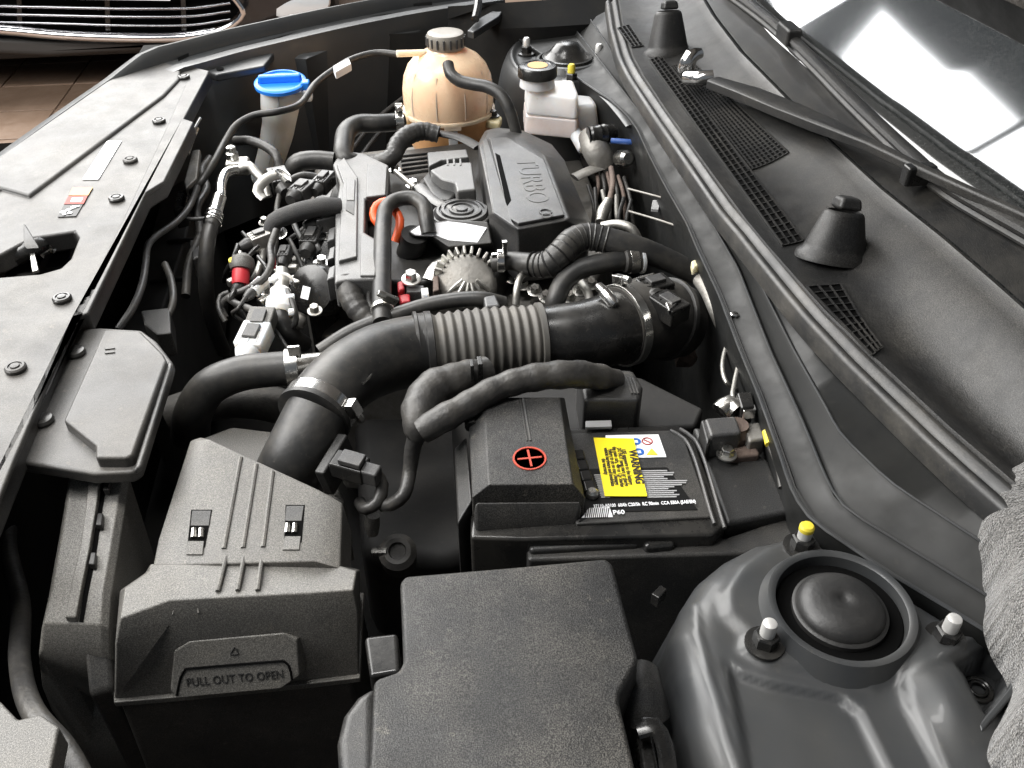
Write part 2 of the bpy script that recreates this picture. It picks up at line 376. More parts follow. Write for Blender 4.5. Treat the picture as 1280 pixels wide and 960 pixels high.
for s_ in ([(868, 745), (872, 790), (884, 835), (908, 920), (925, 975)], [(907, 824), (931, 905), (946, 970), (958, 1030)], [(1079, 890), (1112, 960), (1150, 1030)], [(1124, 856), (1132, 888), (1170, 960), (1205, 1030)]):
    q = pts(s_); run = [along(q, k/24)[0] for k in range(25)]
    add('pressed_edge', MB().tube([V((p.x, p.y, tower_z(p.x, p.y)+.0003)) for p in run], .0009, 6), 'paint', tower)
cc = P(1050, 762, .008)
add('mount_ring', MB().lathe((cc.x, cc.y, 0), (0, 0, 1), [(.053, 0), (.0475, .010), (.046, .013), (.0435, .0135), (.041, .012), (.040, .004)], 64), 'paint', tower, ang=50)
add('cap_seat', MB().lathe((cc.x, cc.y, 0), (0, 0, 1), [(.0405, .0035), (.039, .005), (.0, .005)], 48), 'void_shade', tower)
cup = add('rubber_cap', MB().lathe((cc.x, cc.y, 0), (0, 0, 1), [(.0300, .005), (.0300, .0085), (.0285, .0095), (.0275, .0095), (.0270, .0115), (.0245, .0150), (.019, .0178), (.010, .0195), (.004, .0195), (.003, .0186), (0, .0186)], 56), 'cap_rubber', tower, ang=50)
for (qx, qy, dab) in ((1002, 682, 'yellow_paint'), (956, 803, None), (1182, 797, None)):
    b = P(qx, qy, .006); b.z = .004
    nb = add('flange_nut', hexnut(MB(), b, (0, 0, 1), .0080, .011), 'black_smooth', tower, ang=30)
    add('stud', MB().lathe(b+V((0, 0, .010)), (0, 0, 1), [(.0048, 0), (.0048, .009), (.0043, .0112), (.0025, .012)], 18), 'stud_metal', nb)
    if dab: add('paint_dab', MB().lathe(b+V((0, 0, .0180)), (0, 0, 1), [(.0052, 0), (.0052, .003), (.004, .0046), (.001, .005)], 16), dab, nb)
# folded plate and hole beside the near tower
q = pts([(1228, 898), (1222, 910), (1262, 862), (1274, 838), (1272, 828), (1258, 850)], .012)
add('folded_bracket', MB().prism(pts([(1223, 905), (1262, 858), (1270, 828), (1276, 834), (1270, 866), (1228, 915)], .012), .03), 'paint', body, bevel=.0015)
hp = P(1222, 862, -.016); add('grommet', MB().torus(hp, (0, 0, 1), .008, .0016).torus(hp+V((0, 0, .001)), (0, 0, 1), .005, .001), 'black_smooth', body)
# far strut tower
def ring_px(seq, z): return pts(seq, z)
top = [(634, 62), (648, 46), (672, 39), (705, 36), (742, 40), (766, 60), (776, 80), (766, 92), (742, 98), (715, 102), (690, 101), (662, 95), (642, 82)]
tp = ring_px(top, 0); c_ = sum(tp, V())/len(tp)
def grow(r, k, z): return [V((c_.x+(p.x-c_.x)*k, c_.y+(p.y-c_.y)*k, z)) for p in r]
def grow2(r, kx, ky, z): return [V((c_.x+(p.x-c_.x)*(kx if p.x < c_.x else 1.05), c_.y+(p.y-c_.y)*ky, z)) for p in r]
ft = add('strut_tower', MB().loft([grow2(tp, 1.7, 1.05, -.32), grow2(tp, 1.45, 1.04, -.16), grow2(tp, 1.25, 1.03, -.05), grow2(tp, 1.14, 1.02, -.018), grow2(tp, 1.04, 1.0, -.004), grow2(tp, .96, .96, .0), grow2(tp, .90, .90, -.006), grow2(tp, .86, .86, -.007)], False), 'paint', body, ang=60, sub=2)
ft['label'] = 'far strut tower with black rubber dome'
fc = P(709, 72, .004)
add('mount_ring', MB().lathe((fc.x, fc.y, -.008), (0, 0, 1), [(.058, 0), (.050, .010), (.046, .011), (.044, .004)], 48), 'paint', ft)
add('rubber_cap', MB().lathe((fc.x, fc.y, -.002), (0, 0, 1), [(.043, .0), (.041, .008), (.034, .009), (.028, .018), (.018, .028), (.010, .031), (0, .031)], 40), 'black_smooth', ft, ang=50)
for (qx, qy) in ((658, 63), (748, 71), (714, 97)):
    b = P(qx, qy, 0); b.z = -.006
    nb = add('flange_nut', hexnut(MB(), b, (0, 0, 1), .0095, .014), 'black_smooth', ft, ang=30)
    add('stud', MB().lathe(b+V((0, 0, .012)), (0, 0, 1), [(.006, 0), (.006, .012), (.004, .015)], 14), 'yellow_paint' if qx == 714 else 'stud_metal', nb)
# far wing: fender skin edge, flange, channel and inner panel
fe = line([(-160, 335, .016), (-60, 247, .018), (0, 197, .018), (90, 132, .020), (140, 97, .026), (184, 64), (230, 51), (280, 38), (330, 27), (385, 15), (440, 4), (520, -10), (620, -24)], .045)
mbf = MB(); rows = []
for k in range(41):
    p, t = along(fe, k/40, .01); n = V((t.y, -t.x, 0)).normalized()
    if n.y > 0: n = -n
    rows.append([p-n*.12+V((0, 0, -.16)), p-n*.05+V((0, 0, -.035)), p-n*.014+V((0, 0, -.003)), p, p+n*.006+V((0, 0, -.006)), p+n*.008+V((0, 0, -.022)), p+n*.03+V((0, 0, -.026)), p+n*.034+V((0, 0, -.020)), p+n*.055+V((0, 0, -.020)), p+n*.06+V((0, 0, -.05)), p+n*.055+V((0, 0, -.30))])
add('fender', MB().grid(rows), 'paint', body, ang=40)
fl_ = add('fender_flange', MB().grid([[P(a, b, .028), P(a, b, .028)+V((.0, -.001, -.008)), P(c, d, .022), P(c, d, .022)+V((0, 0, -.03))] for a, b, c, d in ((222, 72, 236, 84), (270, 52, 284, 66), (310, 40, 330, 52), (360, 26, 390, 34), (430, 14, 450, 22), (540, 2, 545, 10))]), 'paint_dull', body, ang=40)
for qx, qy in ((292, 50), (366, 25), (438, 11)): bolt(P(qx, qy, .026), (0, 0, 1), .006, .008, fl_, 'black_smooth')
br = slab('wing_bracket', [(258, 88), (270, 93), (330, 82), (348, 58), (345, 50), (300, 58), (282, 62)], .012, .012, 'paint', body, bevel=.003)
add('hole', MB().lathe(P(275, 86, .0135), (0, 0, 1), [(.006, 0), (.006, .0006)], 16), 'void_shade', br); bolt(P(336, 51, .012), (0, 0, 1), .007, .010, br, 'black_smooth')
iw = add('inner_wing', MB().grid([[P(a, b, .012), P(c, d, -.004), P(c, d, -.004)+V((0, .02, -.25))] for a, b, c, d in ((343, 52, 350, 72), (375, 46, 382, 74), (430, 40, 436, 52), (480, 30, 500, 44), (543, 12, 543, 34), (600, 4, 600, 24))]), 'paint', body, ang=50)
add('hole', MB().lathe(P(386, 54, .0095), (0, 0, 1), [(.006, 0), (.006, .0008)], 16), 'void_shade', iw)
add('wing_panel', MB().grid([[P(a, b, .05), P(a, c, .02), P(a, c, .02)+V((0, 0, -.35))] for a, b, c in ((560, 8, 24), (620, 4, 36), (680, 0, 34), (740, -6, 30), (800, -12, 20))]), 'shaded_bay', body, ang=50)
slab('hinge_arm', [(584, 38), (592, 40), (624, 20), (628, 14), (618, 12), (600, 22)], .04, .012, 'paint', body, bevel=.002)
add('hinge_link', MB().tube(pts([(594, 24, .05), (597, 10, .06), (598, -14, .075)]), .007, 8), 'black_smooth', body)
# side walls of the bay
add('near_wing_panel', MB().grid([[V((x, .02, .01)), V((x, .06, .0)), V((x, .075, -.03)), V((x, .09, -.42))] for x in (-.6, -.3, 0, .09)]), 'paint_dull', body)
add('far_bay_wall', MB().grid([[V((x, 1.62, .0)), V((x, 1.60, -.43))] for x in (-.30, 0, .5)]), "shaded_bay", body)
add("corner_wall", MB().grid([[V((x, 1.62, -.16)), V((x, 1.60, -.46))] for x in (-.85, -.28)]), "shaded_bay", body)
add('crossmember', MB().box((-.40, .9, -.22), (.03, 1.5, .42)), 'shaded_bay', body)
add('front_pan', MB().box((-.62, .9, -.46), (.5, 1.9, .02)), 'shaded_bay', body)
# open bonnet above the scuttle
h0 = P(1280, 62, .24); ud = V((-.52, 0, .854))
near_, far_ = V((h0.x, .10, .24)), V((h0.x, 1.75, .24))
bon = thing('bonnet', 'raised dark bonnet with grey edge and fibrous insulator above the windscreen', 'car bonnet', (near_+far_)/2)
def bp_(p, a, up): return p+ud*a+V((.854, 0, .52))*up
def plate(a0, a1, up, th, y0=0, y1=1):
    A, B = near_+(far_-near_)*y0, near_+(far_-near_)*y1
    return MB().loft([[bp_(A, a0, up), bp_(B, a0, up), bp_(B, a1, up), bp_(A, a1, up)], [bp_(A, a0, up+th), bp_(B, a0, up+th), bp_(B, a1, up+th), bp_(A, a1, up+th)]])
add('inner_panel', plate(0, 1.0, 0, .03), 'paint_dull', bon, bevel=.006)
add('insulator', plate(.05, .97, -.008, .007, .04, .96), 'insulator', bon, bevel=.003)
# ------------------------------------------------------------------ scuttle panel, seal, grille, windscreen, wiper
seal = [(at_y(E3, y)*.45+at_y(E4, y)*.55) for y in YS if y > .27]
sm = MB(); prof = [(-.012, -.014), (-.012, .002), (-.009, .006), (-.004, .005), (-.0025, .001), (0, .003), (.003, .008), (.007, .008), (.010, .003), (.010, -.014)]
sm.grid([[p+V((u, 0, w)) for u, w in prof] for p in seal])
add('weather_strip', sm, 'rubber', label='ribbed black rubber seal running along the front edge of the scuttle panel', cat='seal', ang=70)
cw = thing('scuttle_panel', 'grained black plastic scuttle panel with air grille below the windscreen', 'scuttle panel', P(1050, 350, .03))
rows = []
CY = [y for y in YS if y > .27]
for y in CY:
    a, b = at_y(E4, y), at_y(E5, y); w = b.x-a.x; near = ss(.75, .45, y)
    r = [V((a.x-.002, y, .03)), V((a.x, y, .054)), V((a.x+.002, y, .0575))]
    for k in range(1, 15):
        t = k/15; z = .0575+(b.z-.0575)*t-.012*math.sin(math.pi*t)-near*.018*math.sin(math.pi*min(t*1.15, 1))**2
        r.append(V((a.x+.002+(w-.006)*t, y, z)))
    r += [V((b.x-.003, y, b.z)), V((b.x, y, b.z+.003)), V((b.x+.004, y, b.z+.002)), V((b.x+.006, y, b.z-.008))]
    rows.append(r)
add('panel', MB().grid(rows), 'cowl', cw, ang=55)
def cowl_z(x, y):
    a, b = at_y(E4, y), at_y(E5, y); t = max(0, min(1, (x-a.x-.002)/(b.x-a.x-.006))); near = ss(.75, .45, y)
    return .0575+(b.z-.0575)*t-.012*math.sin(math.pi*t)-near*.018*math.sin(math.pi*min(t*1.15, 1))**2
def on_cowl(px, py):
    z = .06
    for _ in range(6): p = P(px, py, z); z = cowl_z(p.x, p.y)
    return P(px, py, z)
def patch(name, seq, up, mat_, parent, th=.0015, grid_=None):
    q = [on_cowl(*s) for s in seq]; q = [p+V((0, 0, up)) for p in q]
    return add(name, MB().prism(q, th), mat_, parent)
def quad_at(c, u, v): return c[0]*(1-u)*(1-v)+c[1]*u*(1-v)+c[2]*u*v+c[3]*(1-u)*v
def grille(corners, nu, nv, name):
    c = [on_cowl(*s) for s in corners]; void_shade = MB(); S = 8
    void_shade.grid([[quad_at(c, i/S, j/S) for i in range(S+1)] for j in range(S+1)])  # dark sheet laid on the panel in place of shaded openings
    void_shade.v = [(p[0], p[1], cowl_z(p[0], p[1])+.0007) for p in void_shade.v]
    g = add(name, void_shade, 'void_shade', cw)
    bars = MB()
    def bar(p, q_, w, h):
        n = 10; d = (q_-p).normalized(); s = V((-d.y, d.x, 0))*w/2; rings = []
        for k in range(n+1):
            m = p+(q_-p)*(k/n); z = cowl_z(m.x, m.y)
            rings.append([V((m.x, m.y, z+.0004))-s, V((m.x, m.y, z+.0004))+s, V((m.x, m.y, z+h))+s, V((m.x, m.y, z+h))-s])
        bars.loft(rings)
    for i in range(nu+1): bar(quad_at(c, i/nu, 0), quad_at(c, i/nu, 1), .0013, .0024)
    for j in range(nv+1): bar(quad_at(c, 0, j/nv), quad_at(c, 1, j/nv), .0011, .0018)
    o = add('grille_bars', bars, 'cowl', g, smooth=False); o['kind'] = 'stuff'
grille([(812, 76), (826, 70), (1004, 302), (978, 308)], 3, 46, 'front_grille')
grille([(838, 84), (862, 76), (985, 192), (936, 214)], 9, 44, 'wide_grille')
grille([(1008, 360), (1050, 356), (1102, 436), (1090, 446)], 3, 10, 'short_grille')
grille([(772, 36), (786, 32), (804, 58), (790, 60)], 3, 6, 'end_grille')
def stub(bx, by, tx, ty, r0, r1, label):
    b = on_cowl(bx, by); t = PY(tx, ty, b.y+.012); ax = t-b; h = ax.length
    s = thing('drain_stub', label, 'stub', b)
    m = MB(); m.lathe(b-V((0, 0, .006)), ax, [(r0*1.25, .0), (r0*1.22, .006), (r0*1.05, .010), (r0, .014), (r1*1.08, h*.92), (r1, h*.97), (r1*.86, h), (r1*.8, h-.002), (r1*.75, h-.02), (0, h-.022)], 36, sq=(.88, 1.12))
    add('cone', m, 'cowl', s, ang=50)
    X, Y, Z = frame(ax); add('slit_tab', MB().box(b+ax*1.03+Y*r1*.1-X*.002, (r1*1.3, r1*1.5, .012), (X, Y, Z), .8), 'black_grain', s, bevel=.004)
stub(1041, 318, 1058, 256, .026, .0165, 'tapered black plastic stub beside the short grille')
stub(835, 64, 836, 8, .026, .0165, 'tapered black plastic stub next to the wiper pivot')
ws = thing('windscreen', 'glossy dark windscreen reflecting bright skylights', 'windscreen', P(1200, 200, .08))
sl = V((math.cos(rad(27)), 0, math.sin(rad(27))))
def glass(a0, a1, lift, th):
    rr = [[V(at_y(E5, y))+sl*(a0+(a1-a0)*k/10)+V((.004, 0, -.002+lift-.010*(k/10)*(a1-a0))) for k in range(11)] for y in CY]
    return MB().grid(rr)
add('glass', glass(.0, .9, 0, 0), 'windshield', ws, solid=.005, ang=80)
add('frit_band', glass(.004, .045, .0012, 0), 'frit', ws, ang=80)
def on_glass(px, py, up=0):                 # on the sloping glass
    lo = .05
    for _ in range(30):
        p = P(px, py, lo); b = at_y(E5, p.y); z = b.z-.002+up+max(0, p.x-b.x-.004)*math.tan(rad(27)); lo = lo*.6+z*.4
    return P(px, py, lo)
wi = thing('windscreen_wiper', 'black wiper arm and blade lying across the windscreen base', 'wiper', on_cowl(868, 92))
pv = on_cowl(866, 96)
add('pivot_head', MB().tube([on_cowl(860, 96)+V((0, 0, .004)), P(858, 84, .088), P(864, 70, .102), P(876, 66, .104)], [.010, .011, .010, .007], 14, flat=(1, .8)), 'chrome' if 0 else 'bright_steel', wi)
add('pivot_knuckle', MB().tube([P(860, 97, .078), P(876, 98, .084), P(892, 95, .088)], [.010, .010, .008], 12), 'bright_steel', wi)
arm = MB(); A = [(894, 99, .088, .013), (935, 112, .096, .018), (985, 132, .104, .019), (1030, 151, .112, .015), (1090, 178, .118, .008), (1150, 208, .122, .006), (1215, 238, .126, .005), (1300, 276, .13, .005)]
rr = []
c = [P(a[0], a[1], a[2]) for a in A]
for k, a in enumerate(A):
    d = (c[min(k+1, len(A)-1)]-c[max(k-1, 0)]).normalized(); s = V((-d.y, d.x, 0)).normalized(); w = a[3]; h = .010 if k < 4 else .007; p = c[k]
    rr.append([p-s*w-V((0, 0, h)), p+s*w-V((0, 0, h)), p+s*w*.9+V((0, 0, .0)), p+s*w*.25+V((0, 0, .003)), p-s*w*.75+V((0, 0, .002)), p-s*w])
add('arm', MB().loft(rr), 'cowl', wi, bevel=.0015)
bl = [on_glass(905, -18, .016), on_glass(960, 22, .016), on_glass(1010, 68, .016), on_glass(1070, 128, .016), on_glass(1136, 190, .014), on_glass(1180, 228, .016), on_glass(1290, 292, .016)]
add('blade', MB().tube(bl, .0075, 10, flat=(1, .8)), 'cowl', wi)
add('blade_rubber', MB().tube([p-V((0, 0, .010)) for p in bl], .0035, 6), 'rubber', wi)
d_ = (bl[2]-bl[1]).normalized()
add('blade_holder', MB().box(on_glass(986, 42, .02), (.045, .020, .022), (d_, V((-d_.y, d_.x, 0)).normalized(), d_.cross(V((-d_.y, d_.x, 0)).normalized()))), 'cowl', wi, bevel=.004)
cl = on_glass(1148, 218, .018); add('blade_clip', MB().box(cl, (.03, .014, .020)), 'black_smooth', wi, bevel=.003)

# ------------------------------------------------------------------ radiator top cover
rc = thing('radiator_cover', 'long pale-lit black plastic cover over the radiator with push clips and stickers', 'radiator cover', P(120, 300, .0))
slab('panel', [(180, 69), (262, 88), (230, 148), (242, 152), (205, 226), (183, 240), (110, 392), (93, 397), (18, 574), (-30, 690), (-330, 690), (-300, 400), (-140, 372), (0, 346), (50, 342), (75, 335), (88, 323), (98, 297), (93, 289), (40, 297), (0, 318), (-140, 352), (-300, 375), (-180, 330), (0, 195)], .020, .022, 'shroud_plastic', rc, bevel=.003, seg=3)
slab('front_band', [(181, 68), (226, 84), (224, 98), (205, 118), (36, 244), (0, 234), (-180, 345), (-200, 322), (0, 194)], .0242, .008, 'shroud_plastic', rc, bevel=.004, seg=4)
slab('rear_strip', [(256, 92), (261, 90), (230, 148), (242, 152), (205, 226), (183, 240), (110, 391), (93, 396), (18, 573), (-28, 690), (-58, 690), (55, 480), (98, 386), (148, 285), (205, 165), (232, 104)], .0235, .006, 'shroud_plastic', rc, bevel=.002)
for qx, qy in ((230, 97), (199, 152), (163, 201), (146, 249), (78, 374), (20, 461)):
    b = P(qx, qy, .021)
    k = add('push_clip', MB().lathe(b, (0, 0, 1), [(.0088, 0), (.0088, .002), (.0075, .0034), (.0058, .0036), (.0055, .0026), (.004, .0026), (.0036, .004), (0, .0044)], 24), 'black_smooth' if qy not in (461, 201) else 'shroud_plastic', rc)
slab('sticker', [(134, 176), (152, 176), (123, 224), (103, 224)], .0212, .0007, 'white_label', rc, bevel=0)['label'] = 'blank white sticker'
st = slab('sticker', [(91, 234), (116, 234), (95, 270), (72, 271)], .0212, .0007, 'label_black', rc, bevel=0); st['label'] = 'small warning sticker with tan, red and black fields'
slab('printed_field', [(91, 234), (116, 234), (110, 244), (86, 244)], .0217, .0004, 'label_tan', st, bevel=0)
slab('printed_field', [(85.5, 245), (109.5, 244.5), (104.5, 254.5), (80, 255)], .0217, .0004, 'label_red', st, bevel=0)
slab('printed_field', [(90, 247), (104, 247), (101, 252), (88, 252)], .0220, .0003, 'white_label', st, bevel=0)
for (a, b, r) in ((79, 265, .0035), (86, 262, .003), (92, 259, .0035), (87, 266, .003), (80, 268, .002), (97, 258, .002)):
    add('printed_mark', MB().lathe(P(a, b, .0217), (0, 0, 1), [(r, 0), (r, .0003)], 7), 'white_label', st)
# bonnet latch sunk in the cover
la = thing('bonnet_latch', 'black bonnet latch with steel striker plate sunk into the radiator cover', 'latch', P(40, 330, -.02))
slab('latch_box', [(-40, 322), (92, 300), (86, 332), (-40, 344)], -.020, .04, 'black_dull', la, bevel=.002)
add('pointer', MB().loft([pts([(29, 277), (46, 305), (29, 306)], .035), [p+V((.004, -.006, -.002)) for p in pts([(30, 278), (46, 305), (29, 306)], .035)]]), 'black_grain', la, bevel=.001)
add('pawl', MB().tube(pts([(20, 322, .005), (38, 312, .012), (52, 305, .010)]), .009, 10), 'black_smooth', la)
slab('striker_plate', [(35, 306), (41, 306), (48, 337), (40, 339)], .012, .004, 'steel', la, bevel=.001)
add('spring', MB().tube(pts([(50, 318, .0), (62, 310, .004), (70, 312, .0)]), .0045, 8, .002, rib=(.0012, .004)), 'steel', la)
add('cable', MB().tube(pts([(60, 304, .008), (80, 300, .008), (95, 299, .004)]), .0015, 6), 'bright_steel', la)

# ------------------------------------------------------------------ intake snorkel cover and duct beside the radiator
sc = thing('snorkel_cover', 'pale-lit plastic air snorkel cover with two push clips', 'air snorkel', P(115, 500, -.02))
slab('flange', [(94, 411), (125, 409), (177, 412), (196, 426), (207, 440), (216, 452), (214, 462), (176, 582), (166, 590), (116, 592), (18, 576)], .006, .012, 'shroud_plastic', sc, bevel=.003)
slab('raised_lid', [(130, 412), (175, 413), (204, 442), (208, 450), (166, 568), (158, 572), (119, 572), (119, 557), (79, 525)], .016, .014, 'shroud_plastic', sc, bevel=.004, seg=3)
slab('bright_edge', [(210, 450), (216, 454), (176, 582), (167, 588), (170, 575)], .0105, .006, 'cover_plastic', sc, bevel=.002)
for qx, qy in ((95, 442), (54, 527)):
    add('push_clip', MB().lathe(P(qx, qy, .0062), (0, 0, 1), [(.0088, 0), (.0092, .0022), (.0078, .0042), (.003, .005), (0, .005)], 24), 'black_smooth', sc)
ee = P(137, 437, .0165)
for k in range(2): slab('embossed_mark', [(130, 434+k*5), (142, 432.5+k*5), (144, 435+k*5), (131, 436.5+k*5)], .0170, .001, 'shroud_plastic', sc, bevel=.0003)
du = thing('air_duct', 'plastic air duct paled by painted-in light, sloping down below the snorkel cover', 'air duct', P(100, 700, -.2))
secs = [(590, 83, 160, -.018), (640, 75, 152, -.026), (690, 66, 144, -.034), (740, 57, 136, -.043), (780, 48, 133, -.056), (815, 44, 134, -.078), (850, 48, 137, -.115), (880, 60, 142, -.18)]
rr = []
for y_, xa, xb, z_ in secs:
    a, b = P(xa, y_, z_), P(xb, y_, z_); rr.append([a+V((.004, 0, -.12)), a+V((0, 0, -.006)), a+V((.004, 0, 0)), b-V((.004, 0, 0)), b+V((0, 0, -.006)), b+V((-.004, 0, -.12))])
add('duct_shell', MB().loft(rr), 'lit_duct_plastic', du, ang=40, bevel=.002)
def strip_on(name, xs, m, h, up=.0):
    top = []
    for (y_, z_), (xa, xb) in zip([(594, -.018), (640, -.026), (690, -.034), (740, -.043), (778, -.055)], xs):
        a, b = P(xa, y_, z_), P(xb, y_, z_); top.append([a, a+V((0, 0, h)), b+V((0, 0, h)), b])
    return add(name, MB().loft(top), m, du, bevel=.001)
strip_on('seam_rib', [(115, 129), (110, 123), (103, 115), (91, 105), (84, 98)], 'lit_duct_plastic', .006)
strip_on('seam_gap', [(129, 134), (123, 128), (115, 121), (105, 111), (99, 104)], 'void_shade', .0008)
for a, b in ((131, 604), (122, 648), (113, 697)):
    slab('seam_catch', [(a, b-7), (a+7, b-7), (a+5, b+8), (a-3, b+8)], -.018-(b-594)*.000165+.004, .006, 'black_grain', du, bevel=.001)
slab('corner_bracket', [(-40, 850), (0, 876), (22, 899), (50, 892), (74, 908), (60, 975), (-40, 975)], .0, .02, 'grey_plastic', None, bevel=.002, label='pale grey plastic corner piece beside a dark wrapped hose', cat='bracket')
hose('drain_hose', [(18, 600, -.20), (10, 680, -.14), (26, 760, -.10), (25, 830, -.08), (42, 890, -.06), (80, 935, -.06), (110, 990, -.06)], .0075, 'tape', None, label='dark wrapped hose running down beside the air duct', cat='hose')

# ------------------------------------------------------------------ air cleaner box
ab = thing('air_cleaner_box', 'grey-lit plastic air cleaner box with latches and embossed pull tray', 'air cleaner', P(300, 720, -.3))
_a, _b, _c = P(252, 551, -.004), P(396, 611, -.010), P(222, 706, -.0255)
lid_n = (_b-_a).cross(_c-_a).normalized(); lid_n = lid_n if lid_n.z > 0 else -lid_n
def on_lid(px, py, up=0.0):                  # on the sloping lid plane
    d = ray(px, py); return CAM_POS+d*((_a+lid_n*up-CAM_POS).dot(lid_n)/d.dot(lid_n))
L0 = [(234, 543), (247, 539), (426, 622), (423, 704), (184, 711), (193, 668)]
L1 = [(252, 551), (262, 549), (396, 611), (392, 701), (222, 706), (229, 660)]
add('lid', MB().loft([[on_lid(*q)-lid_n*.05 for q in L0], [on_lid(*q)-lid_n*.008 for q in L0], [on_lid(*q) for q in L1]]), 'grey_plastic', ab, bevel=.0015)
def lid_slab(name, seq, up, th, m, parent, bev=.0004):
    q = [on_lid(*s, up) for s in seq]
    return add(name, MB().loft([[p-lid_n*th for p in q], q]), m, parent, bevel=bev)
bz = -.0245
top = [(188, 705, bz), (186, 714, bz), (156, 735, bz), (150, 773, bz), (212, 750, bz), (386, 741, bz), (442, 737, bz), (446, 714, bz-.006), (421, 706, bz-.004)]
mid = [(188, 705, -.05), (182, 716, -.046), (150, 738, -.044), (144, 806, -.040), (212, 780, -.040), (386, 769, -.040), (448, 764, -.044), (450, 712, -.05), (421, 706, -.05)]
low = [(190, 705, -.12), (182, 735, -.12), (150, 760, -.12), (143, 874, -.105), (214, 868, -.105), (384, 851, -.105), (449, 843, -.105), (450, 745, -.12), (421, 720, -.12)]
add('housing', MB().loft([pts(low), pts(mid), pts(top)]), 'grey_plastic', ab, bevel=.0015)
lip = [(142, 878, -.104), (214, 872, -.104), (384, 855, -.104), (450, 847, -.104), (455, 740, -.12), (140, 760, -.12)]
add('lower_rim', MB().prism(pts(lip), .006), 'grey_plastic', ab, bevel=.001)
bt = [(150, 880, -.108), (440, 852, -.108), (450, 745, -.13), (150, 770, -.13)]
add('lower_case', MB().prism(pts(bt), .22, .01), 'black_grain', ab, bevel=.004)
for a, b, c, d in ((301, 572, 280, 686), (320.5, 581, 304, 685), (341, 590, 329, 684)):
    add('rib', MB().tube([on_lid(a, b), on_lid(c, d)], .0019, 8), 'grey_plastic', ab)
for a, b, c, d in ((283, 696, 272, 739), (305.5, 695, 297, 738), (328, 694, 322, 738)):
    add('rib', MB().tube([P(a, b, bz+.0002), P(c, d, bz+.0002)], .0017, 8), 'grey_plastic', ab)
for n4 in ([(239, 637), (265, 637), (256, 684), (234, 684)], [(357, 631), (381, 631), (377, 678), (355, 678)]):
    lt = lid_slab('recess_shade', n4, .0004, .003, 'void_shade', ab, 0)  # thin dark slab on the lid, painting the shade of a recess
    lid_slab('latch_tongue', [(n4[0][0]+1, n4[0][1]+1), (n4[1][0]-1, n4[1][1]+1), (n4[1][0]-4, n4[1][1]+20), (n4[0][0]-1, n4[0][1]+20)], .0009, .001, 'black_grain', lt)
    ya = n4[0][1]+24; xa = (n4[0][0]+n4[1][0])/2-4
    for dx in (-5, 4): add('latch_pin', MB().tube([on_lid(xa+dx, ya, .001), on_lid(xa+dx-1, ya+11, .001)], .0022, 8), 'steel', lt)
    lid_slab('latch_foot', [(n4[3][0]+1, n4[3][1]-8), (n4[2][0]-1, n4[2][1]-8), (n4[2][0]-3, n4[2][1]+9), (n4[3][0]-2, n4[3][1]+9)], .0012, .002, 'grey_plastic', lt)
# pull tray on the front face
f_ = V((-.08, -1, .45)).normalized(); tray_o = P(290, 868, -.108)+f_*.012
def on_tray(px, py):                        # where the sight line meets the tray's front plane
    d = ray(px, py); return CAM_POS+d*((tray_o-CAM_POS).dot(f_)/d.dot(f_))
B_ = [on_tray(*q) for q in ((214, 864), (218, 815), (237, 802), (354, 792), (371, 800), (374, 845), (351, 861), (222, 873))]
cb_ = sum(B_, V())/8
tray = add('pull_tray', MB().loft([[cb_+(p-cb_)*1.06-f_*.03 for p in B_], [cb_+(p-cb_)*1.06-f_*.007 for p in B_], B_]), 'grey_plastic', ab, bevel=.001)
tu = (on_tray(350, 838)-on_tray(235, 848)); tv = on_tray(290, 820)-on_tray(294, 860)
nrm = tu.cross(tv).normalized()
text('PULL OUT TO OPEN', on_tray(294, 848)+nrm*.0003, tu, tv, .0092, 'black_dull', tray, .0003, squeeze=.82)
add('triangle_mark', MB().tube([on_tray(*q)+nrm*.0002 for q in ((288, 818), (293, 809), (298, 817), (288, 818))], .0005, 5), 'black_dull', tray)
add('tray_seam', MB().tube([on_tray(a, b)+nrm*.0001 for a, b in ((221, 869), (226, 846), (232, 836))], .0009, 6).tube([on_tray(a, b)+nrm*.0001 for a, b in ((232, 836), (290, 831), (354, 826))], .0009, 6).tube([on_tray(a, b)+nrm*.0001 for a, b in ((354, 826), (361, 832), (365, 850))], .0009, 6), 'void_shade', tray)
for k in range(3):
    e_ = P(226+k*8.5, 764-k*.4, -.0335); add('embossed_ring', MB().torus(e_, (0, -1, 1), .0026, .0006, 14, 6), 'grey_plastic', ab)
add('embossed_arch', MB().tube([P(216, 768, -.0335), P(219, 758, -.030), P(232, 754, -.028), P(246, 757, -.030), P(248, 766, -.033)], .0006, 6), 'grey_plastic', ab)
add('side_pillar', MB().prism(pts([(100, 770, -.06), (134, 755, -.06), (142, 860, -.10), (110, 870, -.10)]), .2), 'black_grain', ab, bevel=.004)
# back shell behind the lid that carries the outlet
add('outlet_shell', MB().prism(pts([(250, 548), (290, 533), (350, 540), (415, 590), (432, 628), (330, 600)], -.085), .08), 'grey_plastic', ab, bevel=.003)
slab('black_bracket', [(455, 795), (497, 790), (500, 840), (462, 846)], -.03, .03, 'black_smooth', None, bevel=.003, label='small glossy black bracket wedged between the air cleaner and the fuse box', cat='bracket')

